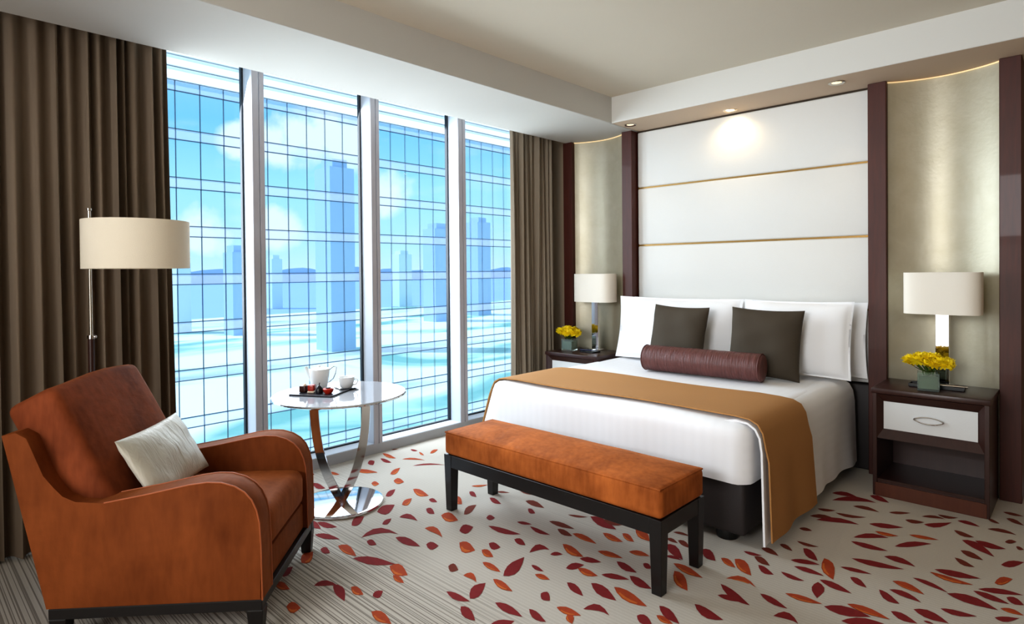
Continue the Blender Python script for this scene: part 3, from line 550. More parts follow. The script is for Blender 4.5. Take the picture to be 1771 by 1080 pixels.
def build_shell():
    # carpet: one slab with the leaf motif inlaid in its pile
    bm = new(); box(bm, -4.0, 3.2, -3.2, 4.7, -.12, 0)
    mats = ['carpet', 'leafR', 'leafO', 'leafB', 'leafY']
    key = {'R': 1, 'O': 2, 'B': 3}
    def leaf(pts, k, z):
        try: f = bm.faces.new([bm.verts.new((x, y, z)) for x, y in pts]); f.material_index = k
        except ValueError: pass
    zz = .0006; cents = []; order = {'R': 0, 'B': 1, 'O': 2}
    rows = [ln.split() for ln in LEAVES.strip().splitlines()]
    extra = []
    rnd = random.Random(11)
    def add(c, pts, i):
        z = .0008+(i % 7)*.00012
        leaf(pts, key[c], z)
        n = len(pts); cx = sum(p[0] for p in pts)/n; cy = sum(p[1] for p in pts)/n
        if c == 'O':      # amber flash woven along one flank
            a, b = pts[0], pts[n//2]
            q = pts[:n//2+1]; inner = [(x*.55+(a[0]+(b[0]-a[0])*k/(n//2))*.45, y*.55+(a[1]+(b[1]-a[1])*k/(n//2))*.45) for k, (x, y) in enumerate(q)]
            poly = q[1:-1]+inner[1:-1][::-1]
            poly = [(cx+(x-cx)*.86, cy+(y-cy)*.86) for x, y in poly]
            leaf(poly, 4, z+.0005)
    for i, r in enumerate(rows):
        pts = [tuple(int(v)/1000 for v in p.split(',')) for p in r[1:]]
        cents.append((sum(p[0] for p in pts)/len(pts), sum(p[1] for p in pts)/len(pts))); add(r[0], pts, i)
    # the same motif carries on over the rest of the carpet
    for i in range(420):
        x, y = rnd.uniform(-2.4, 2.6), rnd.uniform(-2.8, 4.2)
        if x < .0 and y > 1.15+max(0, (x+1.3))*1.3 and not (x > -.2): continue
        if x > -.2 and y > .9+(x+.2)*0 and y < 4.2 and x < .15: continue
        if x < -1.3 and y > .2: continue
        if min((x-a)**2+(y-b)**2 for a, b in cents) < .15**2: continue
        cents.append((x, y)); L = rnd.uniform(.1, .2); W = L*rnd.uniform(.3, .5); an = rnd.uniform(0, 2*PI); be = rnd.uniform(-.2, .2)
        prof = [(0, 0), (.14, .3), (.34, .5), (.56, .48), (.78, .28), (1, 0)]
        up = [(s*L, W*h+be*L*s*(1-s)) for s, h in prof]; dn = [(s*L, -W*h+be*L*s*(1-s)) for s, h in prof]
        pts = [(x+a*math.cos(an)-b*math.sin(an), y+a*math.sin(an)+b*math.cos(an)) for a, b in up+dn[-2:0:-1]]
        add(rnd.choice('RROB'), pts, i)
    fl = struct('floor', bm, mats, smooth=False)
    for f in fl.data.polygons[6:]: pass

    bm = new(); box(bm, -2.8, 3.2, -3.2, 4.13, CEIL, CEIL+.1); struct('ceiling', bm, 'ceiling', smooth=False)
    bm = new(); box(bm, -3.55, -2.80, -3.2, 4.7, SOF, CEIL+.1, .004, 1); struct('trim_1', bm, 'soffit')     # dropped soffit along the windows
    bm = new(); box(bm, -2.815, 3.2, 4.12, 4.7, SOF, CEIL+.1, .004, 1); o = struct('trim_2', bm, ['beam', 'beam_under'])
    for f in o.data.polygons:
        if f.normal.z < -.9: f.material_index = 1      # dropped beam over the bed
    bm = new(); box(bm, -4.05, -3.55, -3.2, 4.7, 2.80, CEIL+.1); struct('trim_3', bm, 'soffit', smooth=False)   # curtain pocket
    bm = new(); box(bm, -4.1, 3.2, WY, WY+.1, -.1, CEIL+.1); struct('wall_back', bm, 'wall', smooth=False)
    bm = new(); box(bm, 3.1, 3.2, -3.2, WY, -.1, CEIL+.1); struct('wall_right', bm, 'wall', smooth=False)
    bm = new(); box(bm, -4.1, 3.2, -3.3, -3.2, -.1, CEIL+.1); struct('wall_front', bm, 'wall', smooth=False)
    bm = new(); box(bm, -4.1, -4.0, -3.2, .80, -.1, CEIL+.1); box(bm, -4.1, -4.0, 4.28, 4.62, -.1, CEIL+.1); box(bm, -4.1, -4.0, .8, 4.28, 2.80, CEIL+.1)
    struct('wall_left', bm, 'wall', smooth=False)
    bm = new(); box(bm, -.268, 3.1, 4.605, 4.62, 0, .10, .004, 1); struct('baseboard_back', bm, 'white_trim')
    # low curb under the glass
    bm = new(); box(bm, -3.845, -3.83, -3.2, 4.6, -.05, .072, .002, 1); struct('baseboard_left', bm, 'curb')
    bm = new(); box(bm, -4.02, -3.838, -3.2, 4.6, -.1, .075); struct('trim_4', bm, 'mullion_side', smooth=False)
    # fins between the panes
    for i, (a, b) in enumerate(MULL):
        bm = new(); box(bm, -4.0, -3.838, a, b, .07, 2.8, .002, 1)
        o = struct('trim_%d' % (5+i), bm, 'mullion_side')
        m = (a+b)/2+.006
        bm = new(); box(bm, -3.84, -3.83, a, m-.003, .07, 2.8, .0015, 1); obj('cover_strip', bm, 'mullion', o)
        bm = new(); box(bm, -3.84, -3.83, m+.003, b, .07, 2.8, .0015, 1); obj('cover_strip', bm, 'mullion', o)
    for i in range(4):
        a, b = MULL[i][1], MULL[i+1][0]
        bm = new()
        for q in ((a, a+.012, .075, 2.8), (b-.012, b, .075, 2.8), (a, b, .075, .084), (a, b, 2.79, 2.8)): box(bm, -3.99, -3.96, *q)
        w = struct('window_%d' % (i+1), bm, 'gasket', smooth=False)
        bm = new(); v = [bm.verts.new((-3.972, y, z)) for y, z in ((a, .075), (b, .075), (b, 2.8), (a, 2.8))]; bm.faces.new(v)
        obj('pane', bm, 'pane', w, smooth=False)

def build_bedwall():
    # four mahogany pilasters
    for i, (a, b) in enumerate(((-3.575, -3.47), (-2.925, -2.825), (-1.04, -.935), (-.372, -.272))):
        bm = new(); box(bm, a, b, 4.45, 4.62, 0, SOF, .003, 1); struct('trim_%d' % (10+i), bm, 'dark_wood')
    # concave pearl niches
    for i, (a, b) in enumerate(((-3.47, -2.925), (-.935, -.372))):
        bm = new(); n = 24; cols = []
        for k in range(n+1):
            s = k/n; x = a+(b-a)*s; y = 4.492+.092*math.sin(PI*s)**.8
            cols.append((bm.verts.new((x, y, 0)), bm.verts.new((x, y, SOF-.006))))
        for p, q in zip(cols, cols[1:]): bm.faces.new([p[0], q[0], q[1], p[1]])
        w = struct('wall_niche_%d' % (i+1), bm, 'pearl', angle=60)
        bm = new(); sweep(bm, [(a+(b-a)*k/n, 4.484+.092*math.sin(PI*k/n)**.8, SOF-.006) for k in range(n+1)], rect(.007, .006), up=(0, 0, 1))
        obj('cove_strip', bm, 'cove', w)
    hb = thing('headboard', 'tall cream leather headboard of stacked horizontal panels reaching the ceiling', 'headboard', (-1.93, 4.58, 0))
    for z0, z1 in ((0.0, .572), (.582, 1.062), (1.074, 1.553), (1.566, 2.046), (2.058, 2.53)):
        bm = new(); box(bm, -.885, .885, -.052, .03, z0, z1, .012, 3); obj('panel', bm, 'leather' if z0 > .1 else 'box_spring', hb)
    for z in (1.068, 1.5595, 2.052):
        bm = new(); box(bm, -.885, .885, -.04, .03, z-.009, z+.009); obj('gold_strip', bm, 'gold', hb, smooth=False)
    bm = new(); box(bm, -.885, .885, -.045, .03, 2.531, 2.5415); obj('shadow_gap', bm, 'gap', hb, smooth=False)

# ------------------------------------------------------------------ curtains
def curtain(name, label, y0, y1, x, top, seed, amp, nfold, lean=0, flare=0, m='curtain'):
    rnd = random.Random(seed); ys = []; y = 0
    ws = [rnd.uniform(.55, 1.5) for _ in range(nfold)]; tot = sum(ws); ph = []
    acc = 0
    for w in ws: ph.append((acc/tot, (acc+w)/tot, rnd.uniform(.6, 1.1), rnd.uniform(-.012, .012))); acc += w
    bm = new(); nz = 14; N = nfold*12; grid = []
    for i in range(N+1):
        s = i/N
        f = next((p for p in ph if p[0] <= s <= p[1]+1e-9), ph[-1]); t = (s-f[0])/(f[1]-f[0])
        d = (math.sin(2*PI*t)*.5+.5)**.85*f[2]*amp+f[3]*math.sin(PI*t)
        col = []
        for j in range(nz+1):
            h = j/nz; z = .012+(top-.012)*h
            k = 1-.35*h+.15*math.sin(3*h+f[0]*20)
            yy = y0+(y1-y0)*s+math.sin(2*PI*t+1.2)*.010*(1-h)+(1-h)**2*flare*(s-.5)*2 + lean*(1-h)
            col.append(bm.verts.new((x+d*k+.01*math.sin(9*s+2*h), yy, z)))
        grid.append(col)
    for a, b in zip(grid, grid[1:]):
        for j in range(nz): bm.faces.new([a[j], b[j], b[j+1], a[j+1]])
    o = obj(name, bm, m, angle=70); return tag(o, label, 'curtain')

# ------------------------------------------------------------------ armchair
def build_armchair():
    t = thing('armchair', 'rust velvet armchair with sloped back and rounded arms beside the window', 'armchair', tuple(RD*-1.305+FD*2.55), YAW+math.radians(4))
    prof = [(-.549, .778), (-.50, .790), (-.462, .768), (-.435, .702), (-.406, .63), (-.376, .58), (-.346, .548), (-.30, .526), (-.24, .521), (-.20, .526), (-.058, .550), (.104, .581), (.171, .588), (.225, .585), (.275, .570), (.311, .548), (.338, .518), (.356, .478), (.366, .434), (.371, .343), (.374, .147), (-.407, .147)]
    prof = [(x*.94 if x > 0 else x, z) for x, z in prof]
    for s in (-1, 1):
        bm = new(); y0, y1 = sorted((s*.37, s*.255)); prism(bm, prof, 'y', y0, y1, .008, 2); a = obj('side_panel', bm, 'velvet', t, angle=40)
        for yy in (s*.368, s*.257):
            bm = new(); sweep(bm, [(x, yy, z) for x, z in prof[9:21]], circ(.003, 6)); obj('piping', bm, 'piping', a)
    # back shell
    bm = new(); prism(bm, [(-.547, .775), (-.50, .785), (-.43, .72), (-.26, .2), (-.30, .15), (-.405, .15)], 'y', -.258, .258, .006, 2); obj('back_panel', bm, 'velvet', t)
    # seat
    bm = new(); box(bm, -.36, .332, -.256, .256, .147, .27, .012, 2); obj('seat_base', bm, 'velvet', t)
    bm = new(); vs = box(bm, -.27, .342, -.252, .252, .268, .435, .045, 4)
    bmesh.ops.subdivide_edges(bm, edges=[e for e in bm.edges if e.calc_length() > .15], cuts=5, use_grid_fill=True)
    for v in bm.verts:
        if v.co.z > .40: v.co.z += .016*max(0, math.cos(v.co.x*4.2))*max(0, math.cos(v.co.y*5.6))-.0
    obj('seat_cushion', bm, 'velvet_bench2', t)
    # back cushion leaning on the shell
    bm = new(); box(bm, -.10, .088, -.300, .288, -.27, .290, .034, 4)
    bmesh.ops.subdivide_edges(bm, edges=[e for e in bm.edges if e.calc_length() > .12], cuts=5, use_grid_fill=True)
    for v in bm.verts:
        k = max(0, 1-(v.co.y/.31)**2)*max(0, 1-(v.co.z/.29)**2)
        if v.co.x > .02: v.co.x += .022*k
        v.co.z += .010*math.sin(v.co.y*9+1)*(v.co.z > .2)
    bmesh.ops.transform(bm, matrix=Matrix.Translation((-.375, -.005, .652)) @ Matrix.Rotation(math.radians(-27), 4, 'Y'), verts=bm.verts)
    obj('back_cushion', bm, 'velvet_dark', t)
    # dark timber base
    for a in ((-.400, .350, -.368, -.330), (-.400, .350, .330, .368)):
        bm = new(); box(bm, *a, .108, .148, .003, 1); obj('base_rail', bm, 'black_wood', t)
    for a in ((.313, .348, -.330, .330), (-.398, -.365, -.330, .330)):
        bm = new(); box(bm, *a, .108, .148, .003, 1); obj('base_rail', bm, 'black_wood', t)
    for x in (-.368, .323):
        for y in (-.342, .342):
            bm = new(); box(bm, x-.030, x+.030, y-.028, y+.028, 0, .110, .003, 1, taper=(.72, .72)); obj('leg', bm, 'black_wood', t)
    # silk cushion lying against the back
    bm = new(); pillow(bm, .48, .29, .10, seed=4, wr=.003, conc=.06, mtx=Matrix.Rotation(0, 4, 'X'))
    o = obj('throw_pillow', bm, 'silk', angle=60)
    base = Matrix.Translation(t.location) @ Matrix.Rotation(t.rotation_euler.z, 4, 'Z')
    # pillow local x -> chair left, local y -> up, local z -> forward
    R_ = Matrix(((0, 0, 1, 0), (1, 0, 0, 0), (0, 1, 0, 0), (0, 0, 0, 1)))
    o.matrix_world = base @ Matrix.Translation((-.158, -.006, .588)) @ Matrix.Rotation(math.radians(-30), 4, 'Y') @ R_
    tag(o, 'small silver silk cushion with gathered seams resting in the rust velvet armchair', 'cushion')

def build_floor_lamp():
    p = RD*((156-885.5)/1043.93*2.88)+FD*2.88
    t = thing('floor_lamp', 'slim floor lamp with wide cream drum shade standing behind the armchair', 'lamp', (p.x, p.y, 0), YAW)
    bm = new(); lathe(bm, [(0, 0), (.13, 0), (.13, .014), (.125, .018), (0, .018)], .06, 0); obj('base', bm, 'brushed', t)
    bm = new(); lathe(bm, [(0, .016), (.014, .016), (.014, 1.05), (0, 1.05)], n=16); obj('wooden_sleeve', bm, 'espresso', t)
    bm = new(); lathe(bm, [(0, 1.045), (.017, 1.045), (.017, 1.062), (0, 1.062)], n=16); bmesh.ops.create_uvsphere(bm, u_segments=10, v_segments=6, radius=.008, matrix=Matrix.Translation((.02, 0, 1.054))); obj('collar', bm, 'chrome', t)
    bm = new(); lathe(bm, [(0, 1.05), (.0075, 1.05), (.0075, 1.655), (.011, 1.657), (.011, 1.667), (0, 1.667)], n=14); obj('pole', bm, 'brushed', t)
    bm = new(); lathe(bm, [(.2225, 1.378), (.2225, 1.603), (.2185, 1.603), (.2185, 1.378), (.2225, 1.378)], .226, 0, 56); s = obj('lamp_shade', bm, 'shade', t, angle=50)
    bm = new(); sweep(bm, [(0, 0, 1.55), (.20, 0, 1.55)], circ(.005)); lathe(bm, [(0, 1.46), (.016, 1.46), (.016, 1.56), (0, 1.56)], .226, 0, 12); obj('socket_arm', bm, 'brushed', t)

# ------------------------------------------------------------------ side table and tea things
TC = Vector((-3.15, 1.84, 0))
def at_table(r, f, z=.65): return TC+RD*r+FD*f+Vector((0, 0, z))
def build_side_table():
    t = thing('side_table', 'round side table with pale glossy top on curved chrome straps', 'table', tuple(TC), YAW)
    bm = new(); lathe(bm, [(0, .628), (.33, .628), (.372, .640), (.376, .646), (.372, .650), (0, .650)], n=72); top = obj('table_top', bm, 'marble', t)
    bm = new(); lathe(bm, [(.30, .622), (.345, .628), (.377, .639), (.379, .643), (.377, .6465), (.372, .6405), (.33, .6275), (.30, .627)], n=72); obj('rim', bm, 'chrome', top)
    for s in (-1, 1):
        pts = []
        for x, z in ((.148, .628), (.147, .56), (.141, .46), (.127, .35), (.103, .25), (.074, .165), (.043, .10), (.016, .05), (.0, .022)): pts.append((s*x, 0, z))
        # smooth the strap
        P = [Vector(p) for p in pts]; sm = []
        for i in range(len(P)-1):
            a, b, c, d = P[max(i-1, 0)], P[i], P[i+1], P[min(i+2, len(P)-1)]
            for k in range(5):
                u = k/5; sm.append(.5*((2*b)+(c-a)*u+(2*a-5*b+4*c-d)*u*u+(3*b-a-3*c+d)*u**3))
        sm.append(P[-1])
        bm = new(); sweep(bm, sm, [(-.024, -.007), (.024, -.007), (.024, .007), (-.024, .007)], up=(0, 1, 0))
        obj('strap_leg', bm, 'chrome', t, rotz=math.radians(8))
    bm = new(); lathe(bm, [(0, 0), (.235, 0), (.238, .006), (.236, .018), (.225, .021), (0, .022)], n=64); obj('base', bm, 'chrome', t)
    # slate with four petits fours
    c = at_table(-.075, -.10)
    d1 = Vector((.237, .125, 0)).normalized(); rz = math.atan2(d1.y, d1.x)
    tr = Vector((-3.228, 1.755, .6502))
    bm = new(); box(bm, -.135, .135, -.105, .105, 0, .009, .002, 1); o = obj('serving_tray', bm, 'slate', loc=tuple(tr), rotz=rz+.03); tag(o, 'black rectangular slate tray holding small cakes on the round table', 'tray')
    def on_tray(u, v): return tr+Vector((math.cos(rz), math.sin(rz), 0))*u+Vector((-math.sin(rz), math.cos(rz), 0))*v+Vector((0, 0, .0092))
    # pastry kinds differ one from another
    p = on_tray(-.085, -.03); t1 = thing('petit_four', 'dark chocolate cube cake with cream corner, leftmost on the slate tray', 'cake', tuple(p), rz, 'small cakes on the slate tray')
    bm = new(); box(bm, -.021, .021, -.021, .021, 0, .038, .006, 2); obj('sponge', bm, 'choc', t1)
    bm = new(); bmesh.ops.create_uvsphere(bm, u_segments=10, v_segments=8, radius=.009, matrix=Matrix.Translation((.010, -.006, .041))); obj('cream_dot', bm, 'cream', t1)
    p = on_tray(-.030, -.035); t1 = thing('petit_four', 'bright red glazed cube cake on a pale base, second on the slate tray', 'cake', tuple(p), rz+.2, 'small cakes on the slate tray')
    bm = new(); box(bm, -.019, .019, -.019, .019, .010, .046, .007, 2); obj('glazed_top', bm, 'red', t1)
    bm = new(); box(bm, -.020, .020, -.020, .020, 0, .011, .003, 1); obj('biscuit', bm, 'cream', t1)
    p = on_tray(.022, -.04); t1 = thing('petit_four', 'dark pointed berry cake with a tiny stalk, third on the slate tray', 'cake', tuple(p), rz, 'small cakes on the slate tray')
    bm = new(); lathe(bm, [(0, 0), (.021, 0), (.023, .012), (.019, .028), (.010, .042), (0, .047)], n=16); obj('cone', bm, 'berry', t1)
    bm = new(); sweep(bm, [(0, 0, .045), (.002, 0, .054), (.004, 0, .060)], circ(.003, 6)); obj('stalk', bm, 'choc', t1)
    p = on_tray(.078, -.035); t1 = thing('petit_four', 'round red tartlet with dark topping, rightmost on the slate tray', 'cake', tuple(p), rz, 'small cakes on the slate tray')
    bm = new(); lathe(bm, [(0, 0), (.018, 0), (.027, .012), (.031, .026), (.024, .031), (0, .030)], n=20); obj('tart_shell', bm, 'red', t1)
    bm = new(); lathe(bm, [(0, .029), (.014, .030), (.014, .036), (0, .038)], n=14); obj('topping', bm, 'berry', t1)
    # teapot: taller towards the top, spout to the left, wire handle
    p = at_table(-.172, .165); t1 = thing('teapot', 'white porcelain teapot with straight spout and thin wire handle', 'teapot', tuple(p), YAW)
    bm = new(); lathe(bm, [(0, 0), (.044, 0), (.047, .004), (.054, .05), (.062, .112), (.060, .116), (.055, .110), (.045, .02), (0, .016)], n=32); obj('pot_body', bm, 'porcelain', t1)
    bm = new(); lathe(bm, [(0, .128), (.012, .126), (.058, .114), (.058, .110), (0, .110)], n=32); lathe(bm, [(0, .140), (.008, .136), (.008, .126), (0, .124)], n=12); obj('pot_lid', bm, 'porcelain', t1)
    bm = new(); sweep(bm, [(-.046, 0, .035), (-.066, 0, .085), (-.082, 0, .128)], circ(.0095, 10)); obj('spout', bm, 'porcelain', t1)
    bm = new(); sweep(bm, [(.060, 0, .108), (.085, 0, .128), (.106, 0, .126), (.098, 0, .086), (.084, 0, .055), (.055, 0, .030)], circ(.0032, 8)); obj('wire_handle', bm, 'chrome', t1)
    # cup on a dark saucer
    p = at_table(.004, .125); tag(obj('saucer', (lambda b: (lathe(b, [(0, 0), (.045, 0), (.072, .010), (.074, .012), (.045, .006), (0, .005)], n=36), b)[1])(new()), 'slate', loc=tuple(p)), 'dark saucer under the white teacup on the round table', 'saucer')
    t1 = thing('teacup', 'white porcelain teacup standing on the dark saucer', 'cup', tuple(p+Vector((0, 0, .0072))), YAW)
    bm = new(); lathe(bm, [(0, 0), (.030, 0), (.036, .006), (.044, .035), (.0465, .064), (.0445, .064), (.040, .03), (.028, .010), (0, .008)], n=32); obj('cup_body', bm, 'porcelain', t1)
    bm = new(); sweep(bm, [(.044, 0, .050), (.062, 0, .052), (.068, 0, .036), (.058, 0, .020), (.040, 0, .016)], circ(.0038, 8)); obj('cup_handle', bm, 'porcelain', t1)
    bm = new(); sweep(bm, [(.03, -.062, .012), (-.05, -.052, .012)], rect(.006, .003)); bmesh.ops.create_uvsphere(bm, u_segments=10, v_segments=6, radius=.011, matrix=Matrix.Translation((.036, -.063, .0135)) @ Matrix.Diagonal((1.3, 1, .25, 1)))
    tag(obj('teaspoon', bm, 'chrome', loc=tuple(p)), 'small steel teaspoon lying on the dark saucer beside the teacup', 'spoon')

# ------------------------------------------------------------------ bench
def build_bench():
    t = thing('bench', 'long bench with orange velvet seat and black wooden legs at the foot of the bed', 'bench', (-1.952, 2.385, 0))
    bm = new(); box(bm, -.688, .688, -.192, .192, .318, .446, .022, 4)
    bmesh.ops.subdivide_edges(bm, edges=[e for e in bm.edges if e.calc_length() > .1], cuts=15, use_grid_fill=True)
    for v in bm.verts:
        if v.co.z > .40:
            kx = max(0, 1-(v.co.x/.69)**4); ky = max(0, 1-(v.co.y/.192)**2)
            v.co.z += .034*kx*ky+.004*math.sin(v.co.x*23+v.co.y*14)*kx*ky+.003*math.sin(v.co.x*51-v.co.y*20)*kx*ky
    s = obj('seat_cushion', bm, 'velvet_bench', t, angle=50)
    bm = new(); 
    sweep(bm, [(-.682, -.186, .441), (.682, -.186, .441), (.682, .186, .441), (-.682, .186, .441)], circ(.0045, 6), closed=True, up=(0, 0, 1)); obj('piping', bm, 'velvet_bench', s)
    for a in ((-.66, .66, -.190, -.160), (-.66, .66, .160, .190)):
        bm = new(); box(bm, *a, .248, .318, .002, 1); obj('rail', bm, 'black_wood', t)
    for a in ((-.686, -.658, -.16, .16), (.658, .686, -.16, .16)):
        bm = new(); box(bm, *a, .248, .318, .002, 1); obj('rail', bm, 'black_wood', t)
    for x in (-.659, .659):
        for y in (-.163, .163):
            bm = new(); box(bm, x-.030, x+.030, y-.030, y+.030, 0, .3175, .002, 1, taper=(.76, .76)); obj('leg', bm, 'black_wood', t)

# ------------------------------------------------------------------ bed and bedding
def sheet(bm, rows, th):
    g = [[bm.verts.new(p) for p in r] for r in rows]; fs = []
    for a, b in zip(g, g[1:]):
        for k in range(len(a)-1): fs.append(bm.faces.new([a[k], a[k+1], b[k+1], b[k]]))
    bmesh.ops.recalc_face_normals(bm, faces=fs)
    bmesh.ops.solidify(bm, geom=fs, thickness=th)

BT = .612
def build_bed():
    t = thing('bed', 'wide bed with charcoal upholstered base standing against the cream headboard', 'bed', (-2.03, 3.66, 0))
    bm = new(); box(bm, -.83, .825, -.79, .79, .045, .335, .02, 3); obj('bed_base', bm, 'box_spring', t)
    bm = new(); box(bm, -.845, .845, -.80, .79, .335, .575, .05, 4); obj('mattress', bm, 'pillow', t)
    for x in (-.72, .71):
        for y in (-.72, .76):
            bm = new(); lathe(bm, [(0, 0), (.05, 0), (.055, .02), (.05, .046), (0, .046)], x, y, 20); obj('glide', bm, 'black', t)
    # duvet: crowned top, boxed foot, and side falls
    bm = new(); box(bm, -2.905, -1.165, 2.822, 4.495, .262, BT, .075, 5)
    bm.normal_update()
    bmesh.ops.delete(bm, geom=[f for f in bm.faces if all(v.co.z < .36 for v in f.verts) and f.normal.z < -.25], context='FACES')
    bmesh.ops.subdivide_edges(bm, edges=[e for e in bm.edges if e.calc_length() > .15], cuts=9, use_grid_fill=True)
    for v in bm.verts:
        x, y, z = v.co
        if z > .59: v.co.z += .008*math.sin(x*5+1)*math.sin(y*4)
        if y < 2.84: v.co.y += .006*math.sin(x*11)+.004*math.sin(x*23+z*9); 
        if z < .3: v.co.z += .012*math.sin(x*9+y*4)
        if y < 2.95 and x < -2.86: v.co.x -= .13*(1-(z-.26)/.35)
    rnd = random.Random(3)
    def fall(xe, sgn, ylist, zb, fl=0):
        rows = []
        for i, y in enumerate(ylist):
            r = .010*math.sin(y*9+.5)+.006*math.sin(y*21)
            b = zb(y)
            pr = [(.20, BT-.014), (.11, BT+.002), (.05, BT-.004), (.012, BT-.028), (-.010, BT-.07), (-.020, BT-.14)]
            row = [(xe-sgn*a, y, z) for a, z in pr]
            for k in range(1, 7):
                f = k/6; row.append((xe+sgn*(.020+.012*f+r*f+fl*f*max(0, 1-(y-2.85)/.9)), y+(0 if y > 2.95 else -.02*f), BT-.14+(b-(BT-.14))*f))
            rows.append(row)
        return rows
    ys = [2.872+.0005+(4.43-2.872)*k/40 for k in range(41)]
    sheet(bm, fall(-1.135, 1, ys, lambda y: .035+.045*min(1, (y-2.87)/.25)+.006*math.sin(y*14)), .010)
    ysl = [2.8725+(4.0-2.8725)*k/30 for k in range(31)]
    sheet(bm, fall(-2.925, -1, ysl, lambda y: .12+.01*math.sin(y*14), .13), .010)
    o = obj('duvet', bm, 'duvet', angle=55); tag(o, 'white satin striped duvet covering the bed', 'duvet')
    # runner across the foot end
    rows = []
    for i in range(25):
        y = 2.884+.60*i/24
        e = 0
        r = .010*math.sin(y*9+.5)+.006*math.sin(y*21)
        row = []
        for k in range(6): row.append((-2.925-.048-.10*(1-k/5.5)*max(0, 1-(y-2.85)/.9), y, .24+(BT-.12-.24)*k/5))
        row += [(-2.925-.028, y, BT-.06), (-2.925-.004, y, BT-.020), (-2.885, y, BT+.004), (-2.83, y, BT+.012)]
        for k in range(1, 14): row.append((-2.83+1.57*k/14, y, BT+.013+.008*math.sin((-2.83+1.57*k/14)*5+1)*math.sin(y*4)*.5+.004))
        row += [(-1.255, y, BT+.014), (-1.185, y, BT+.007), (-1.145, y, BT-.012), (-1.122, y, BT-.05), (-1.108, y, BT-.12)]
        for k in range(1, 8):
            f = k/7; row.append((-1.100+(.014+r)*f+.004, y+(.07*(i/24))*f*.9-.012*f, BT-.12+(.058-(BT-.12))*f))
        rows.append(row)
    bm = new(); sheet(bm, rows, -.007)
    o = obj('bed_runner', bm, 'runner', angle=60); tag(o, 'tan wool runner laid across the foot of the bed', 'bed runner')
    # white pillows, two in front of two
    def put(name, label, cat, w, h, th, x, y, z, lean, yaw, m, seed, flange=0, roll=0, wr=.004, group=None, conc=.04):
        bm = new(); pillow(bm, w, h, th, seed=seed, flange=flange, wr=wr, conc=conc)
        o = obj(name, bm, m, angle=60)
        # local x right, local y up, local z towards the foot of the bed
        R_ = Matrix(((1, 0, 0, 0), (0, 0, -1, 0), (0, 1, 0, 0), (0, 0, 0, 1)))
        o.matrix_world = Matrix.Translation((x, y, z)) @ Matrix.Rotation(yaw, 4, 'Z') @ Matrix.Rotation(-lean, 4, 'X') @ Matrix.Rotation(roll, 4, 'Y') @ R_
        return tag(o, label, cat, group)
    g = 'white pillows against the headboard'
    put('pillow', 'white pillow at the window side, mostly hidden behind the other white pillow', 'pillow', 1.02, .50, .08, -2.33, 4.476, BT+.258, .04, 0, 'pillow', 1, .05, group=g)
    put('pillow', 'white pillow by the bright nightstand side, its flanged edge peeping out behind', 'pillow', 0.76, .50, .08, -1.425, 4.468, BT+.258, .04, 0, 'pillow', 2, .07, group=g, wr=.007)
    put('pillow', 'front white pillow at the window side, behind the left dark cushion', 'pillow', 1.06, .51, .15, -2.345, 4.300, BT+.266, .17, 0, 'pillow', 3, .05, group=g)
    put('pillow', 'front white pillow with its flanged end beside the right nightstand', 'pillow', .72, .51, .15, -1.45, 4.300, BT+.266, .17, 0, 'pillow', 4, .05, group=g)
    g = 'dark square cushions'
    put('cushion', 'dark olive brown square cushion at the window side of the bed', 'cushion', .47, .47, .15, -2.215, 4.095, BT+.236, .22, -.10, 'cushion', 5, group=g, conc=.06, roll=.02)
    put('cushion', 'dark olive brown square cushion nearer the right nightstand', 'cushion', .47, .47, .15, -1.575, 4.100, BT+.236, .20, .10, 'cushion', 6, group=g, conc=.06, roll=.03)
    # bolster
    t = thing('bolster', 'maroon pleated satin bolster lying in front of the dark cushions', 'bolster', (-1.922, 3.875, BT+.100), .05)
    bm = new(); n = 36; prof = []
    L = .42
    rings = [(-L, .0), (-L, .06), (-L+.004, .082), (-L+.016, .090)]+[(-L+.016+(2*L-.032)*k/40, .0905+.0008*math.sin(k*2.1)+.0006*math.sin(k*5.3)) for k in range(1, 40)]+[(L-.016, .090), (L-.004, .082), (L, .06), (L, 0)]
    vr = []
    for x, r in rings:
        if r == 0: vr.append([bm.verts.new((x, 0, 0))])
        else: vr.append([bm.verts.new((x, r*math.cos(2*PI*k/n), r*math.sin(2*PI*k/n))) for k in range(n)])
    for a, b in zip(vr, vr[1:]):
        for k in range(n):
            q = []
            for v in (a[k % len(a)], a[(k+1) % n % len(a)], b[(k+1) % n % len(b)], b[k % len(b)]):
                if v not in q: q.append(v)
            if len(q) > 2: bm.faces.new(q)
    bd = obj('bolster_body', bm, 'bolster', t, angle=50)
    for s in (-1, 1):
        bm = new(); sweep(bm, [(s*(L-.012), (.090)*math.cos(2*PI*k/28), .090*math.sin(2*PI*k/28)) for k in range(28)], circ(.0035, 6), closed=True); obj('piping', bm, 'bolster', bd)

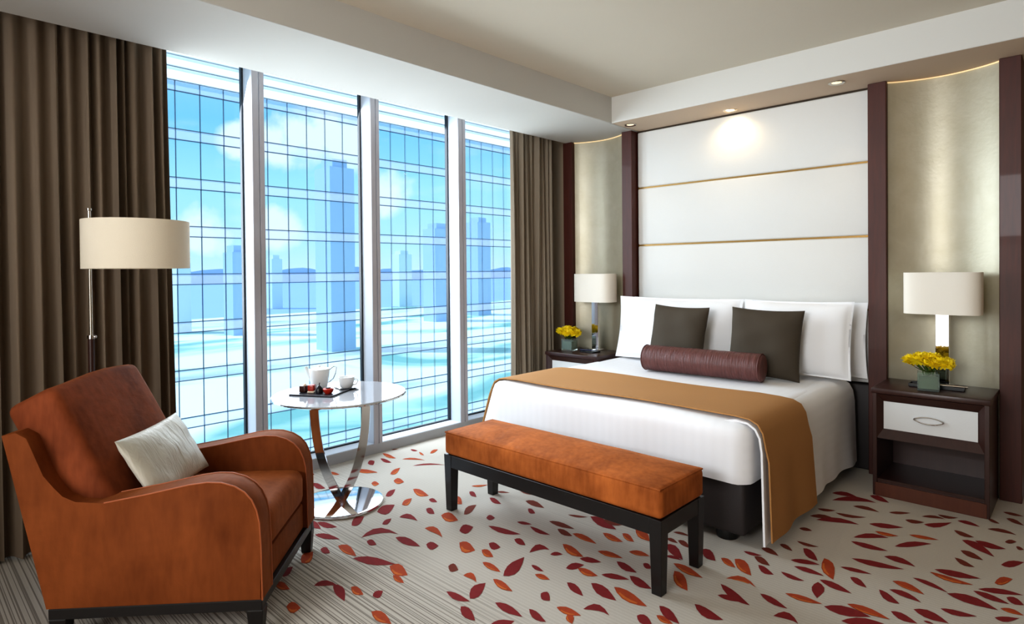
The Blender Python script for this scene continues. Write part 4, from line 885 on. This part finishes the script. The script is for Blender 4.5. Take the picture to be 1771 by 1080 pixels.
# ------------------------------------------------------------------ nightstands, lamps, flowers
def build_nightstand():
    t = thing('nightstand', 'dark wood nightstand with white drawer on the right of the bed', 'nightstand', (-.654, 4.06, 0))
    W, D, Hh = .274, .425, .637
    bm = new(); box(bm, -W-.006, W+.006, -.006, D, .607, Hh, .004, 2); obj('top', bm, 'espresso', t)
    for s in (-1, 1):
        bm = new(); a, b = sorted((s*W, s*(W-.022))); box(bm, a, b, 0, D, .0, .608, .002, 1); obj('side_panel', bm, 'espresso', t)
    bm = new(); box(bm, -W+.02, W-.02, D-.015, D, .05, .6); obj('back_panel', bm, 'espresso', t, smooth=False)
    bm = new(); box(bm, -W+.02, W-.02, .012, D-.01, .078, .100, .002, 1); obj('shelf', bm, 'espresso', t)
    bm = new(); box(bm, -W+.012, W-.012, -.002, .02, 0, .079, .002, 1); obj('plinth', bm, 'plinth', t)
    bm = new(); box(bm, -W+.02, W-.02, .03, D-.02, .335, .350); box(bm, -W+.02, W-.02, .03, D-.02, .595, .608); obj('drawer_box', bm, 'espresso', t, smooth=False)
    # drawer: bevelled picture-frame front around a white panel
    ox0, ox1, oz0, oz1 = -W+.022, W-.022, .345, .604
    ix0, ix1, iz0, iz1 = -.222, .222, .398, .560
    bm = new(); d = obj_rect_ring(bm, (ox0, ox1, oz0, oz1), (ix0, ix1, iz0, iz1), .002, .030)
    dr = obj('drawer', bm, 'espresso', t, smooth=False)
    bm = new(); box(bm, ix0, ix1, .026, .040, iz0, iz1); obj('drawer_panel', bm, 'white_panel', dr, smooth=False)
    # almond shaped pull
    bm = new(); n = 28; P = []
    for k in range(n):
        a = 2*PI*k/n; x = .070*math.cos(a); z = .019*math.sin(a)*(1-abs(math.cos(a))**3*.45); P.append((x, .016, .479+z))
    sweep(bm, P, circ(.0042, 8), closed=True, up=(0, -1, 0))
    hd = obj('handle', bm, 'chrome', dr)
    bm = new(); prism(bm, [(.066*math.cos(2*PI*k/n), .479+.016*math.sin(2*PI*k/n)) for k in range(n)], 'y', .020, .027); obj('handle_plate', bm, 'white_panel', dr)
    return t

def obj_rect_ring(bm, o, i, yo, yi):
    ox0, ox1, oz0, oz1 = o; ix0, ix1, iz0, iz1 = i
    O = [(ox0, oz0), (ox1, oz0), (ox1, oz1), (ox0, oz1)]; I = [(ix0, iz0), (ix1, iz0), (ix1, iz1), (ix0, iz1)]
    L0 = [bm.verts.new((x, yo+.03, z)) for x, z in O]; L1 = [bm.verts.new((x, yo, z)) for x, z in O]; L2 = [bm.verts.new((x, yi, z)) for x, z in I]; L3 = [bm.verts.new((x, yi+.012, z)) for x, z in I]
    for A, B in ((L0, L1), (L1, L2), (L2, L3), (L3, L0)):
        for k in range(4): bm.faces.new([A[k], A[(k+1) % 4], B[(k+1) % 4], B[k]])

def build_table_lamp(loc, label):
    t = thing('table_lamp', label, 'lamp', loc, 0, 'bedside lamps')
    bm = new(); box(bm, -.055, .055, -.05, .05, 0, .016, .003, 2); obj('base', bm, 'chrome', t)
    bm = new(); box(bm, -.034, .034, -.012, .012, .016, .47, .002, 1); obj('stem', bm, 'chrome', t)
    bm = new(); lathe(bm, [(0, .47), (.012, .47), (.012, .56), (0, .56)], n=12); obj('socket', bm, 'brushed', t)
    bm = new(); n = 64
    def loop(a, b, z):
        o = []
        for k in range(n):
            u = 2*PI*k/n; c, s = math.cos(u), math.sin(u)
            o.append(bm.verts.new((a*math.copysign(abs(c)**.42, c), b*math.copysign(abs(s)**.62, s), z)))
        return o
    L = [loop(.193, .105, .432), loop(.193, .105, .680), loop(.189, .101, .680), loop(.189, .101, .432)]
    for A, B in zip(L, L[1:]+L[:1]):
        for k in range(n): bm.faces.new([A[k], A[(k+1) % n], B[(k+1) % n], B[k]])
    obj('lamp_shade', bm, 'shade2', t, angle=50)
    bm = new(); sweep(bm, [(-.187, 0, .60), (.187, 0, .60)], circ(.003, 6)); obj('shade_carrier', bm, 'brushed', t)
    return t

def bloom_mesh(seed):
    rnd = random.Random(seed); bm = new()
    for ring, (cnt, el, L) in enumerate(((12, .05, .042), (12, .45, .040), (10, .85, .035), (7, 1.2, .028))):
        for k in range(cnt):
            a = 2*PI*(k+.5*(ring % 2))/cnt+rnd.uniform(-.12, .12); e = el+rnd.uniform(-.12, .12); l = L*rnd.uniform(.85, 1.1); w = l*.20
            d = Vector((math.cos(a)*math.cos(e), math.sin(a)*math.cos(e), math.sin(e))); s = Vector((-math.sin(a), math.cos(a), 0)); u = d.cross(s)*-1
            pts = [d*.004-s*w*.4, d*.004+s*w*.4, d*l*.6+s*w+u*.003, d*l*.92+s*w*.6+u*.005, d*l+u*.006, d*l*.92-s*w*.6+u*.005, d*l*.6-s*w+u*.003]
            bm.faces.new([bm.verts.new(p) for p in pts])
    bmesh.ops.create_icosphere(bm, subdivisions=1, radius=.009, matrix=Matrix.Translation((0, 0, .006)))
    return bm

def build_flowers(loc, rz, vlabel, blabel, scale=1, nb=25):
    v = thing('glass_vase', vlabel, 'vase', loc, rz, 'square glass vases')
    a = .052; bm = new()
    box(bm, -a, a, -a, a, 0, .012, .002, 1)
    for q in ((-a, a, -a, -a+.005), (-a, a, a-.005, a), (-a, -a+.005, -a+.005, a-.005), (a-.005, a, -a+.005, a-.005)): box(bm, *q, .012, .104)
    obj('vase_body', bm, 'glass', v, smooth=False)
    bm = new(); box(bm, -a+.006, a-.006, -a+.006, a-.006, .0125, .085); obj('water', bm, 'water', v, smooth=False)
    b = thing('flower_bouquet', blabel, 'flowers', (loc[0], loc[1], loc[2]+.088), rz, 'yellow bouquets')
    rnd = random.Random(21); meshes = []
    for k in range(nb):
        if k == 0: r, an = 0, 0
        elif k < 9: r, an = .048, 2*PI*k/8
        else: r, an = .096, 2*PI*(k+.5)/(nb-9)
        x, y = r*math.cos(an)*scale, r*math.sin(an)*scale*.8; z = .092-.55*r**1.15+rnd.uniform(-.008, .008)+.02
        bm = bloom_mesh(k % 4)
        bmesh.ops.transform(bm, matrix=Matrix.Translation((x, y, z)) @ Matrix.Rotation(rnd.uniform(0, 6), 4, 'Z') @ Matrix.Rotation(r*7, 4, Vector((-math.sin(an), math.cos(an), 0))), verts=bm.verts)
        obj('bloom', bm, 'petal', b, smooth=False)
    bm = new()
    for k in range(12):
        an = 2*PI*k/12; r = .026 if k % 2 else .012; R2 = .085 if k % 2 else .045
        sweep(bm, [(r*math.cos(an), r*math.sin(an), 0), (r*1.2*math.cos(an), r*1.2*math.sin(an), .03), (R2*scale*math.cos(an), R2*.8*scale*math.sin(an), .085)], circ(.003, 6))
    obj('stems', bm, 'stem', b)
    bm = new()
    for k in range(16):
        an = 2*PI*k/16+.2; e = rnd.uniform(.1, .8); l = rnd.uniform(.04, .065); d = Vector((math.cos(an)*math.cos(e), math.sin(an)*math.cos(e), math.sin(e))); s = Vector((-math.sin(an), math.cos(an), 0)); o0 = Vector((.02*math.cos(an), .02*math.sin(an), .018))
        bm.faces.new([bm.verts.new(o0+p) for p in (d*0, d*l*.4+s*l*.22, d*l*.8+s*l*.14, d*l, d*l*.8-s*l*.14, d*l*.4-s*l*.22)])
    obj('foliage', bm, 'leafgreen', b, smooth=False)

def build_bedside():
    n1 = build_nightstand()
    dup(n1, (-3.199, 4.06, 0), 0, 'dark wood nightstand with white drawer between the bed and the window curtain')
    n1['group'] = 'nightstands'
    for o in C.objects:
        if o.name.startswith('nightstand'): o['group'] = 'nightstands'
    l1 = build_table_lamp((-.632, 4.385, .6372), 'bedside lamp with linen shade on the right nightstand near the room edge')
    dup(l1, (-3.168, 4.385, .6372), 0, 'bedside lamp with linen shade on the nightstand near the window curtain')
    build_flowers((-.672, 4.185, .6372), .18, 'square glass vase of yellow flowers on the right nightstand', 'yellow chrysanthemums in the square vase on the right nightstand', 1.0)
    build_flowers((-3.345, 4.235, .6372), .1, 'square glass vase of yellow flowers on the nightstand by the curtain', 'yellow chrysanthemums in the square vase on the nightstand by the curtain', .95)
    bm = new(); box(bm, -.135, .135, -.045, .045, 0, .012, .003, 1)
    for q in ((-.135, .135, -.045, -.040), (-.135, .135, .040, .045), (-.135, -.130, -.04, .04), (.130, .135, -.04, .04)): box(bm, *q, .010, .020)
    tag(obj('pen_tray', bm, 'black', loc=(-.645, 4.285, .6374), rotz=.02), 'flat dark tray behind the vase on the right nightstand', 'tray')
    bm = new(); sweep(bm, [(-.065, 0, 0), (.065, 0, 0)], circ(.0055, 10)); p = obj('pen', bm, 'chrome', loc=(-.565, 4.290, .6374+.018), rotz=.1); tag(p, 'silver pen lying in the dark tray on the right nightstand', 'pen')
    bm = new(); box(bm, -.075, .075, -.05, .05, 0, .012, .002, 1); tag(obj('notepad', bm, 'black', loc=(-3.135, 4.255, .6374), rotz=-.1), 'dark notepad beside the vase on the nightstand by the curtain', 'notepad')
    bm = new(); sweep(bm, [(-.07, 0, 0), (.07, 0, 0)], circ(.006, 10)); p = thing('pen', 'blue pen with silver tip resting on the dark notepad', 'pen', (-3.15, 4.235, .6374+.0185), .15)
    obj('barrel', bm, 'pen', p); bm = new(); sweep(bm, [(.045, 0, 0), (.074, 0, 0)], circ(.0068, 10)); obj('cap', bm, 'chrome', p)

def build_downlights():
    for (x, y, lit, lab) in ((-2.723, 4.273, 0, 'faintly glowing recessed downlight above the window side nightstand'), (-1.947, 4.425, 1, 'glowing recessed downlight above the middle of the headboard'), (-1.172, 4.266, 0, 'recessed downlight in the beam near the right dark post')):
        t = thing('downlight', lab, 'ceiling light', (x, y, SOF), 0, 'downlights in the beam over the bed')
        bm = new(); lathe(bm, [(.030, -.001), (.046, -.006), (.050, -.003), (.050, .0), (.030, .0)], n=28); obj('trim_ring', bm, 'brushed' if not lit else 'cream', t)
        bm = new(); lathe(bm, [(0, -.004), (.022, -.003), (.030, -.0005), (0, -.0004)], n=20); obj('bulb', bm, 'bulb' if lit else 'bulb_dim', t)

# ------------------------------------------------------------------ across the street
def build_outside():
    X0 = -50; y0, y1, zb, zt = -30.43, 140, -34, 16.1
    t = thing('office_building', 'blue mirrored office building seen through the windows, with white top band', 'building', (X0, 30, -34))
    t['kind'] = 'thing'
    L = lambda x, y, z: (x-X0, y-30, z+34)
    vis = new(); spn = new(); bars = new()
    def quad(bm, a, b, c, d, x=X0): bm.faces.new([bm.verts.new(L(x, yy, zz)) for yy, zz in ((a, c), (b, c), (b, d), (a, d))])
    zs = [16.05-3.68*k for k in range(14)]
    for z in zs:
        quad(spn, y0, y1, z-.80, z); quad(vis, y0, y1, z-3.68, z-.80)
        for q in (z, z-.80): bars_box(bars, L, X0, y0, y1, q-.032, q+.032)
    for k in range(-30, 67):
        y = 22.67+1.77*k; bars_box(bars, L, X0, y-.022, y+.022, zs[-1]-3.68, zt)
    obj('vision_glass', vis, 'mirror', t, smooth=False); obj('spandrel_band', spn, 'spandrel', t, smooth=False); obj('glazing_bars', bars, 'facade_bar', t, smooth=False)
    wh = new(); ln = new()
    for a, b, o in ((16.05, 16.95, .0), (17.02, 17.75, .25), (17.82, 19.3, .5), (19.37, 24, .8)): 
        r = box(wh, o-8, o+.3, y0-30, y1-30, a+34, b+34)
    for z in (16.98, 17.78, 19.33): box(ln, -2, .2, y0-30, y1-30, z-.04+34, z+.04+34)
    obj('parapet', wh, 'facade_white', t, smooth=False); obj('shadow_line', ln, 'facade_bar', t, smooth=False)
    bm = new(); box(bm, -14, -.2, y0-30, y1-30, -6, 50); obj('building_core', bm, 'tower_blue', t, smooth=False)
    # ground, water, haze hills
    bm = new(); v = [bm.verts.new(p) for p in ((-60, -500, -35), (420, -500, -35), (420, 900, -35), (-60, 900, -35))]; bm.faces.new(v); struct('street_ground', bm, 'ground', smooth=False)
    bm = new(); v = [bm.verts.new(p) for p in ((420, -3000, -35.2), (6000, -3000, -35.2), (6000, 6000, -35.2), (420, 6000, -35.2))]; bm.faces.new(v); struct('sea', bm, 'sea', smooth=False)
    bm = new(); n = 120; rnd = random.Random(8); prev = None
    for k in range(n+1):
        y = -500+4200*k/n; h = 6+22*abs(math.sin(k*.13+.4))*abs(math.sin(k*.41))+rnd.uniform(0, 5)
        c = (bm.verts.new((2400, y, -36)), bm.verts.new((2400, y, h)))
        if prev: bm.faces.new([prev[0], c[0], c[1], prev[1]])
        prev = c
    struct('hills', bm, 'hill', smooth=False)
    # towers on our side of the street, seen only in the mirrored glass
    for px0, px1, top, d, m in TOWERS:
        bm = new(); box(bm, d, d+14, px0, px1, -35, top); box(bm, d+2, d+12, px0+(px1-px0)*.2, px0+(px1-px0)*.8, top, top+4)
        struct('background_tower', bm, m, smooth=False)
def bars_box(bm, L, X0, a, b, c, d):
    p = [bm.verts.new(L(X0+.06, y, z)) for y, z in ((a, c), (b, c), (b, d), (a, d))]; bm.faces.new(p)

# ------------------------------------------------------------------ light, sky, camera
def build_world():
    w = bpy.data.worlds.new('sky'); bpy.context.scene.world = w; w.use_nodes = True
    t = NT.__new__(NT); t.t = w.node_tree; t.n = t.t.nodes; t.l = t.t.links
    bg = t.n['Background']
    tc = t.n.new('ShaderNodeTexCoord'); d = tc.outputs['Generated']
    sp = t.n.new('ShaderNodeSeparateXYZ'); t.l.new(d, sp.inputs[0])
    f = t.math('ADD', t.math('MULTIPLY', sp.outputs[2], 1.6), .2)
    sky = t.ramp(f, [(0, lin(150, 196, 244)), (.19, lin(222, 240, 252)), (.27, lin(196, 236, 253)), (.42, lin(170, 228, 253)), (.56, lin(124, 200, 250)), (1, lin(196, 222, 244))])
    nz = t.node('ShaderNodeTexNoise', i_Scale=9, i_Detail=6, i_Roughness=.6); t.l.new(d, nz.inputs['Vector'])
    n = t.math('SUBTRACT', nz.outputs['Fac'], .5)
    tot = None
    for c, r in (((.866, .454, .205), .055), ((.837, .501, .210), .060), ((.887, .418, .190), .040), ((.850, .480, .235), .045), ((.804, .579, .136), .042), ((.812, .566, .125), .035), ((.909, .367, .197), .030), ((.904, .422, .072), .035), ((.943, .325, .073), .040)):
        dp = t.n.new('ShaderNodeVectorMath'); dp.operation = 'DOT_PRODUCT'; t.l.new(d, dp.inputs[0])
        l = Vector(c).normalized(); dp.inputs[1].default_value = l
        k = t.math('SUBTRACT', 1.0, t.math('MULTIPLY', t.math('SUBTRACT', 1.0, dp.outputs['Value']), 2/r**2))
        k = t.math('MAXIMUM', k, -1.5)
        tot = k if tot is None else t.math('MAXIMUM', tot, k)
    cl = t.math('MULTIPLY', t.math('ADD', tot, t.math('MULTIPLY', n, 5.0)), 1.1, True)
    mp = t.node('ShaderNodeMapping'); mp.inputs['Scale'].default_value = (3, 3, 12); t.l.new(d, mp.inputs[0])
    n2 = t.noise(mp.outputs[0], 2.2, 5, .55)
    wisp = t.math('MULTIPLY', t.math('SUBTRACT', n2, .56), 2.2, True)
    cl = t.math('MAXIMUM', cl, t.math('MULTIPLY', wisp, .6))
    up = t.math('MULTIPLY', t.math('ADD', sp.outputs[2], .0), 40, True)
    col = t.mix(t.math('MULTIPLY', cl, up), sky, lin(250, 252, 255))
    t.l.new(col, bg.inputs[0]); bg.inputs[1].default_value = 1.0

def area(name, loc, target, sx, sy, power, rgb):
    l = bpy.data.lights.new(name, 'AREA'); l.shape = 'RECTANGLE'; l.size = sx; l.size_y = sy; l.energy = power; l.color = rgb
    o = bpy.data.objects.new(name, l); C.objects.link(o); o.location = loc
    o.rotation_euler = (Vector(target)-Vector(loc)).to_track_quat('-Z', 'Y').to_euler(); return o

def build_lights():
    s = bpy.data.lights.new('sun', 'SUN'); s.energy = 3.2; s.angle = .02; s.color = (1, .97, .92)
    o = bpy.data.objects.new('sun', s); C.objects.link(o); o.location = (30, -20, 60); o.rotation_euler = Vector((-.55, .42, -.72)).to_track_quat('-Z', 'Y').to_euler()
    area('window_daylight', (-4.4, 2.4, 1.75), (-1.6, 2.6, .2), 3.6, 1.9, 150, (.87, .94, 1))  # area lamp added outside the glass in place of sky light
    area('room_fill', (-1.2, -2.7, 2.25), (-1.9, 4.5, 1.5), 2.2, .9, 31, (.94, .97, 1)).data.spread = math.radians(85)  # unseen fill lamp added behind the camera
    area('warm_side_fill', (1.9, .8, 2.6), (.4, 2.2, 0), 1.2, 1.2, 8, (1, .74, .48))  # unseen fill added to warm the right side
    area('ceiling_fill', (-1.2, -1.2, .7), (-1.2, 2.2, 2.75), 2.2, 2.2, 36, (1, .95, .89))  # unseen upward fill added to brighten ceiling and beam
    s = bpy.data.lights.new('downlight_beam', 'SPOT'); s.energy = 6; s.color = (1, .74, .44); s.spot_size = math.radians(150); s.spot_blend = .9; s.shadow_soft_size = .03
    o = bpy.data.objects.new('downlight_beam', s); C.objects.link(o); o.location = (-1.947, 4.445, SOF-.015); o.rotation_euler = (math.radians(4), 0, 0)
    for x, y, p in ((-2.723, 4.273, 3), (-1.172, 4.266, 3)):
        s = bpy.data.lights.new('downlight_beam', 'SPOT'); s.energy = p; s.color = (1, .8, .55); s.spot_size = math.radians(80); s.spot_blend = .9; s.shadow_soft_size = .03  # weak spots added under the two outer downlights
        o = bpy.data.objects.new('downlight_beam', s); C.objects.link(o); o.location = (x, y, SOF-.02)

def build_camera():
    cam = bpy.data.cameras.new('camera'); o = bpy.data.objects.new('camera', cam); C.objects.link(o)
    pit, rol, F = -.0100971525, -.00936058229, 1043.92944
    f = Vector((-math.sin(YAW)*math.cos(pit), math.cos(YAW)*math.cos(pit), math.sin(pit))); r = Vector((math.cos(YAW), math.sin(YAW), 0)); u = r.cross(f)
    r2 = r*math.cos(rol)+u*math.sin(rol); u2 = -r*math.sin(rol)+u*math.cos(rol)
    m = Matrix((r2, u2, -f)).transposed().to_4x4(); m.translation = (0, 0, 1.35); o.matrix_world = m
    cam.sensor_width = 36; cam.sensor_fit = 'HORIZONTAL'; cam.lens = F/1771*36; cam.shift_y = (479.424-540)/1771; cam.clip_end = 9000; cam.clip_start = .02
    bpy.context.scene.camera = o

build_materials()
M['velvet_bench2'] = velvet('seat_rust_velvet', (116, 58, 22), (162, 92, 47))
build_shell(); build_bedwall()
curtain('curtain', 'taupe pleated curtain at the left edge, behind the floor lamp', -.9, 1.112, -3.71, 2.70, 5, .10, 30, 0, .01)
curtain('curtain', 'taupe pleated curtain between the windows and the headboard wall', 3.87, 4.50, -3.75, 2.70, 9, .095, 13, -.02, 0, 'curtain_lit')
build_armchair(); build_floor_lamp(); build_side_table(); build_bench(); build_bed(); build_bedside(); build_downlights(); build_outside()
build_world(); build_lights(); build_camera()
sc = bpy.context.scene
sc.view_settings.view_transform = 'Standard'; sc.view_settings.look = 'Medium High Contrast'; sc.view_settings.exposure = 0
sc.cycles.max_bounces = 10; sc.cycles.diffuse_bounces = 5; sc.cycles.glossy_bounces = 6; sc.cycles.transparent_max_bounces = 12
sc.cycles.sample_clamp_indirect = 6; sc.cycles.use_denoising = True
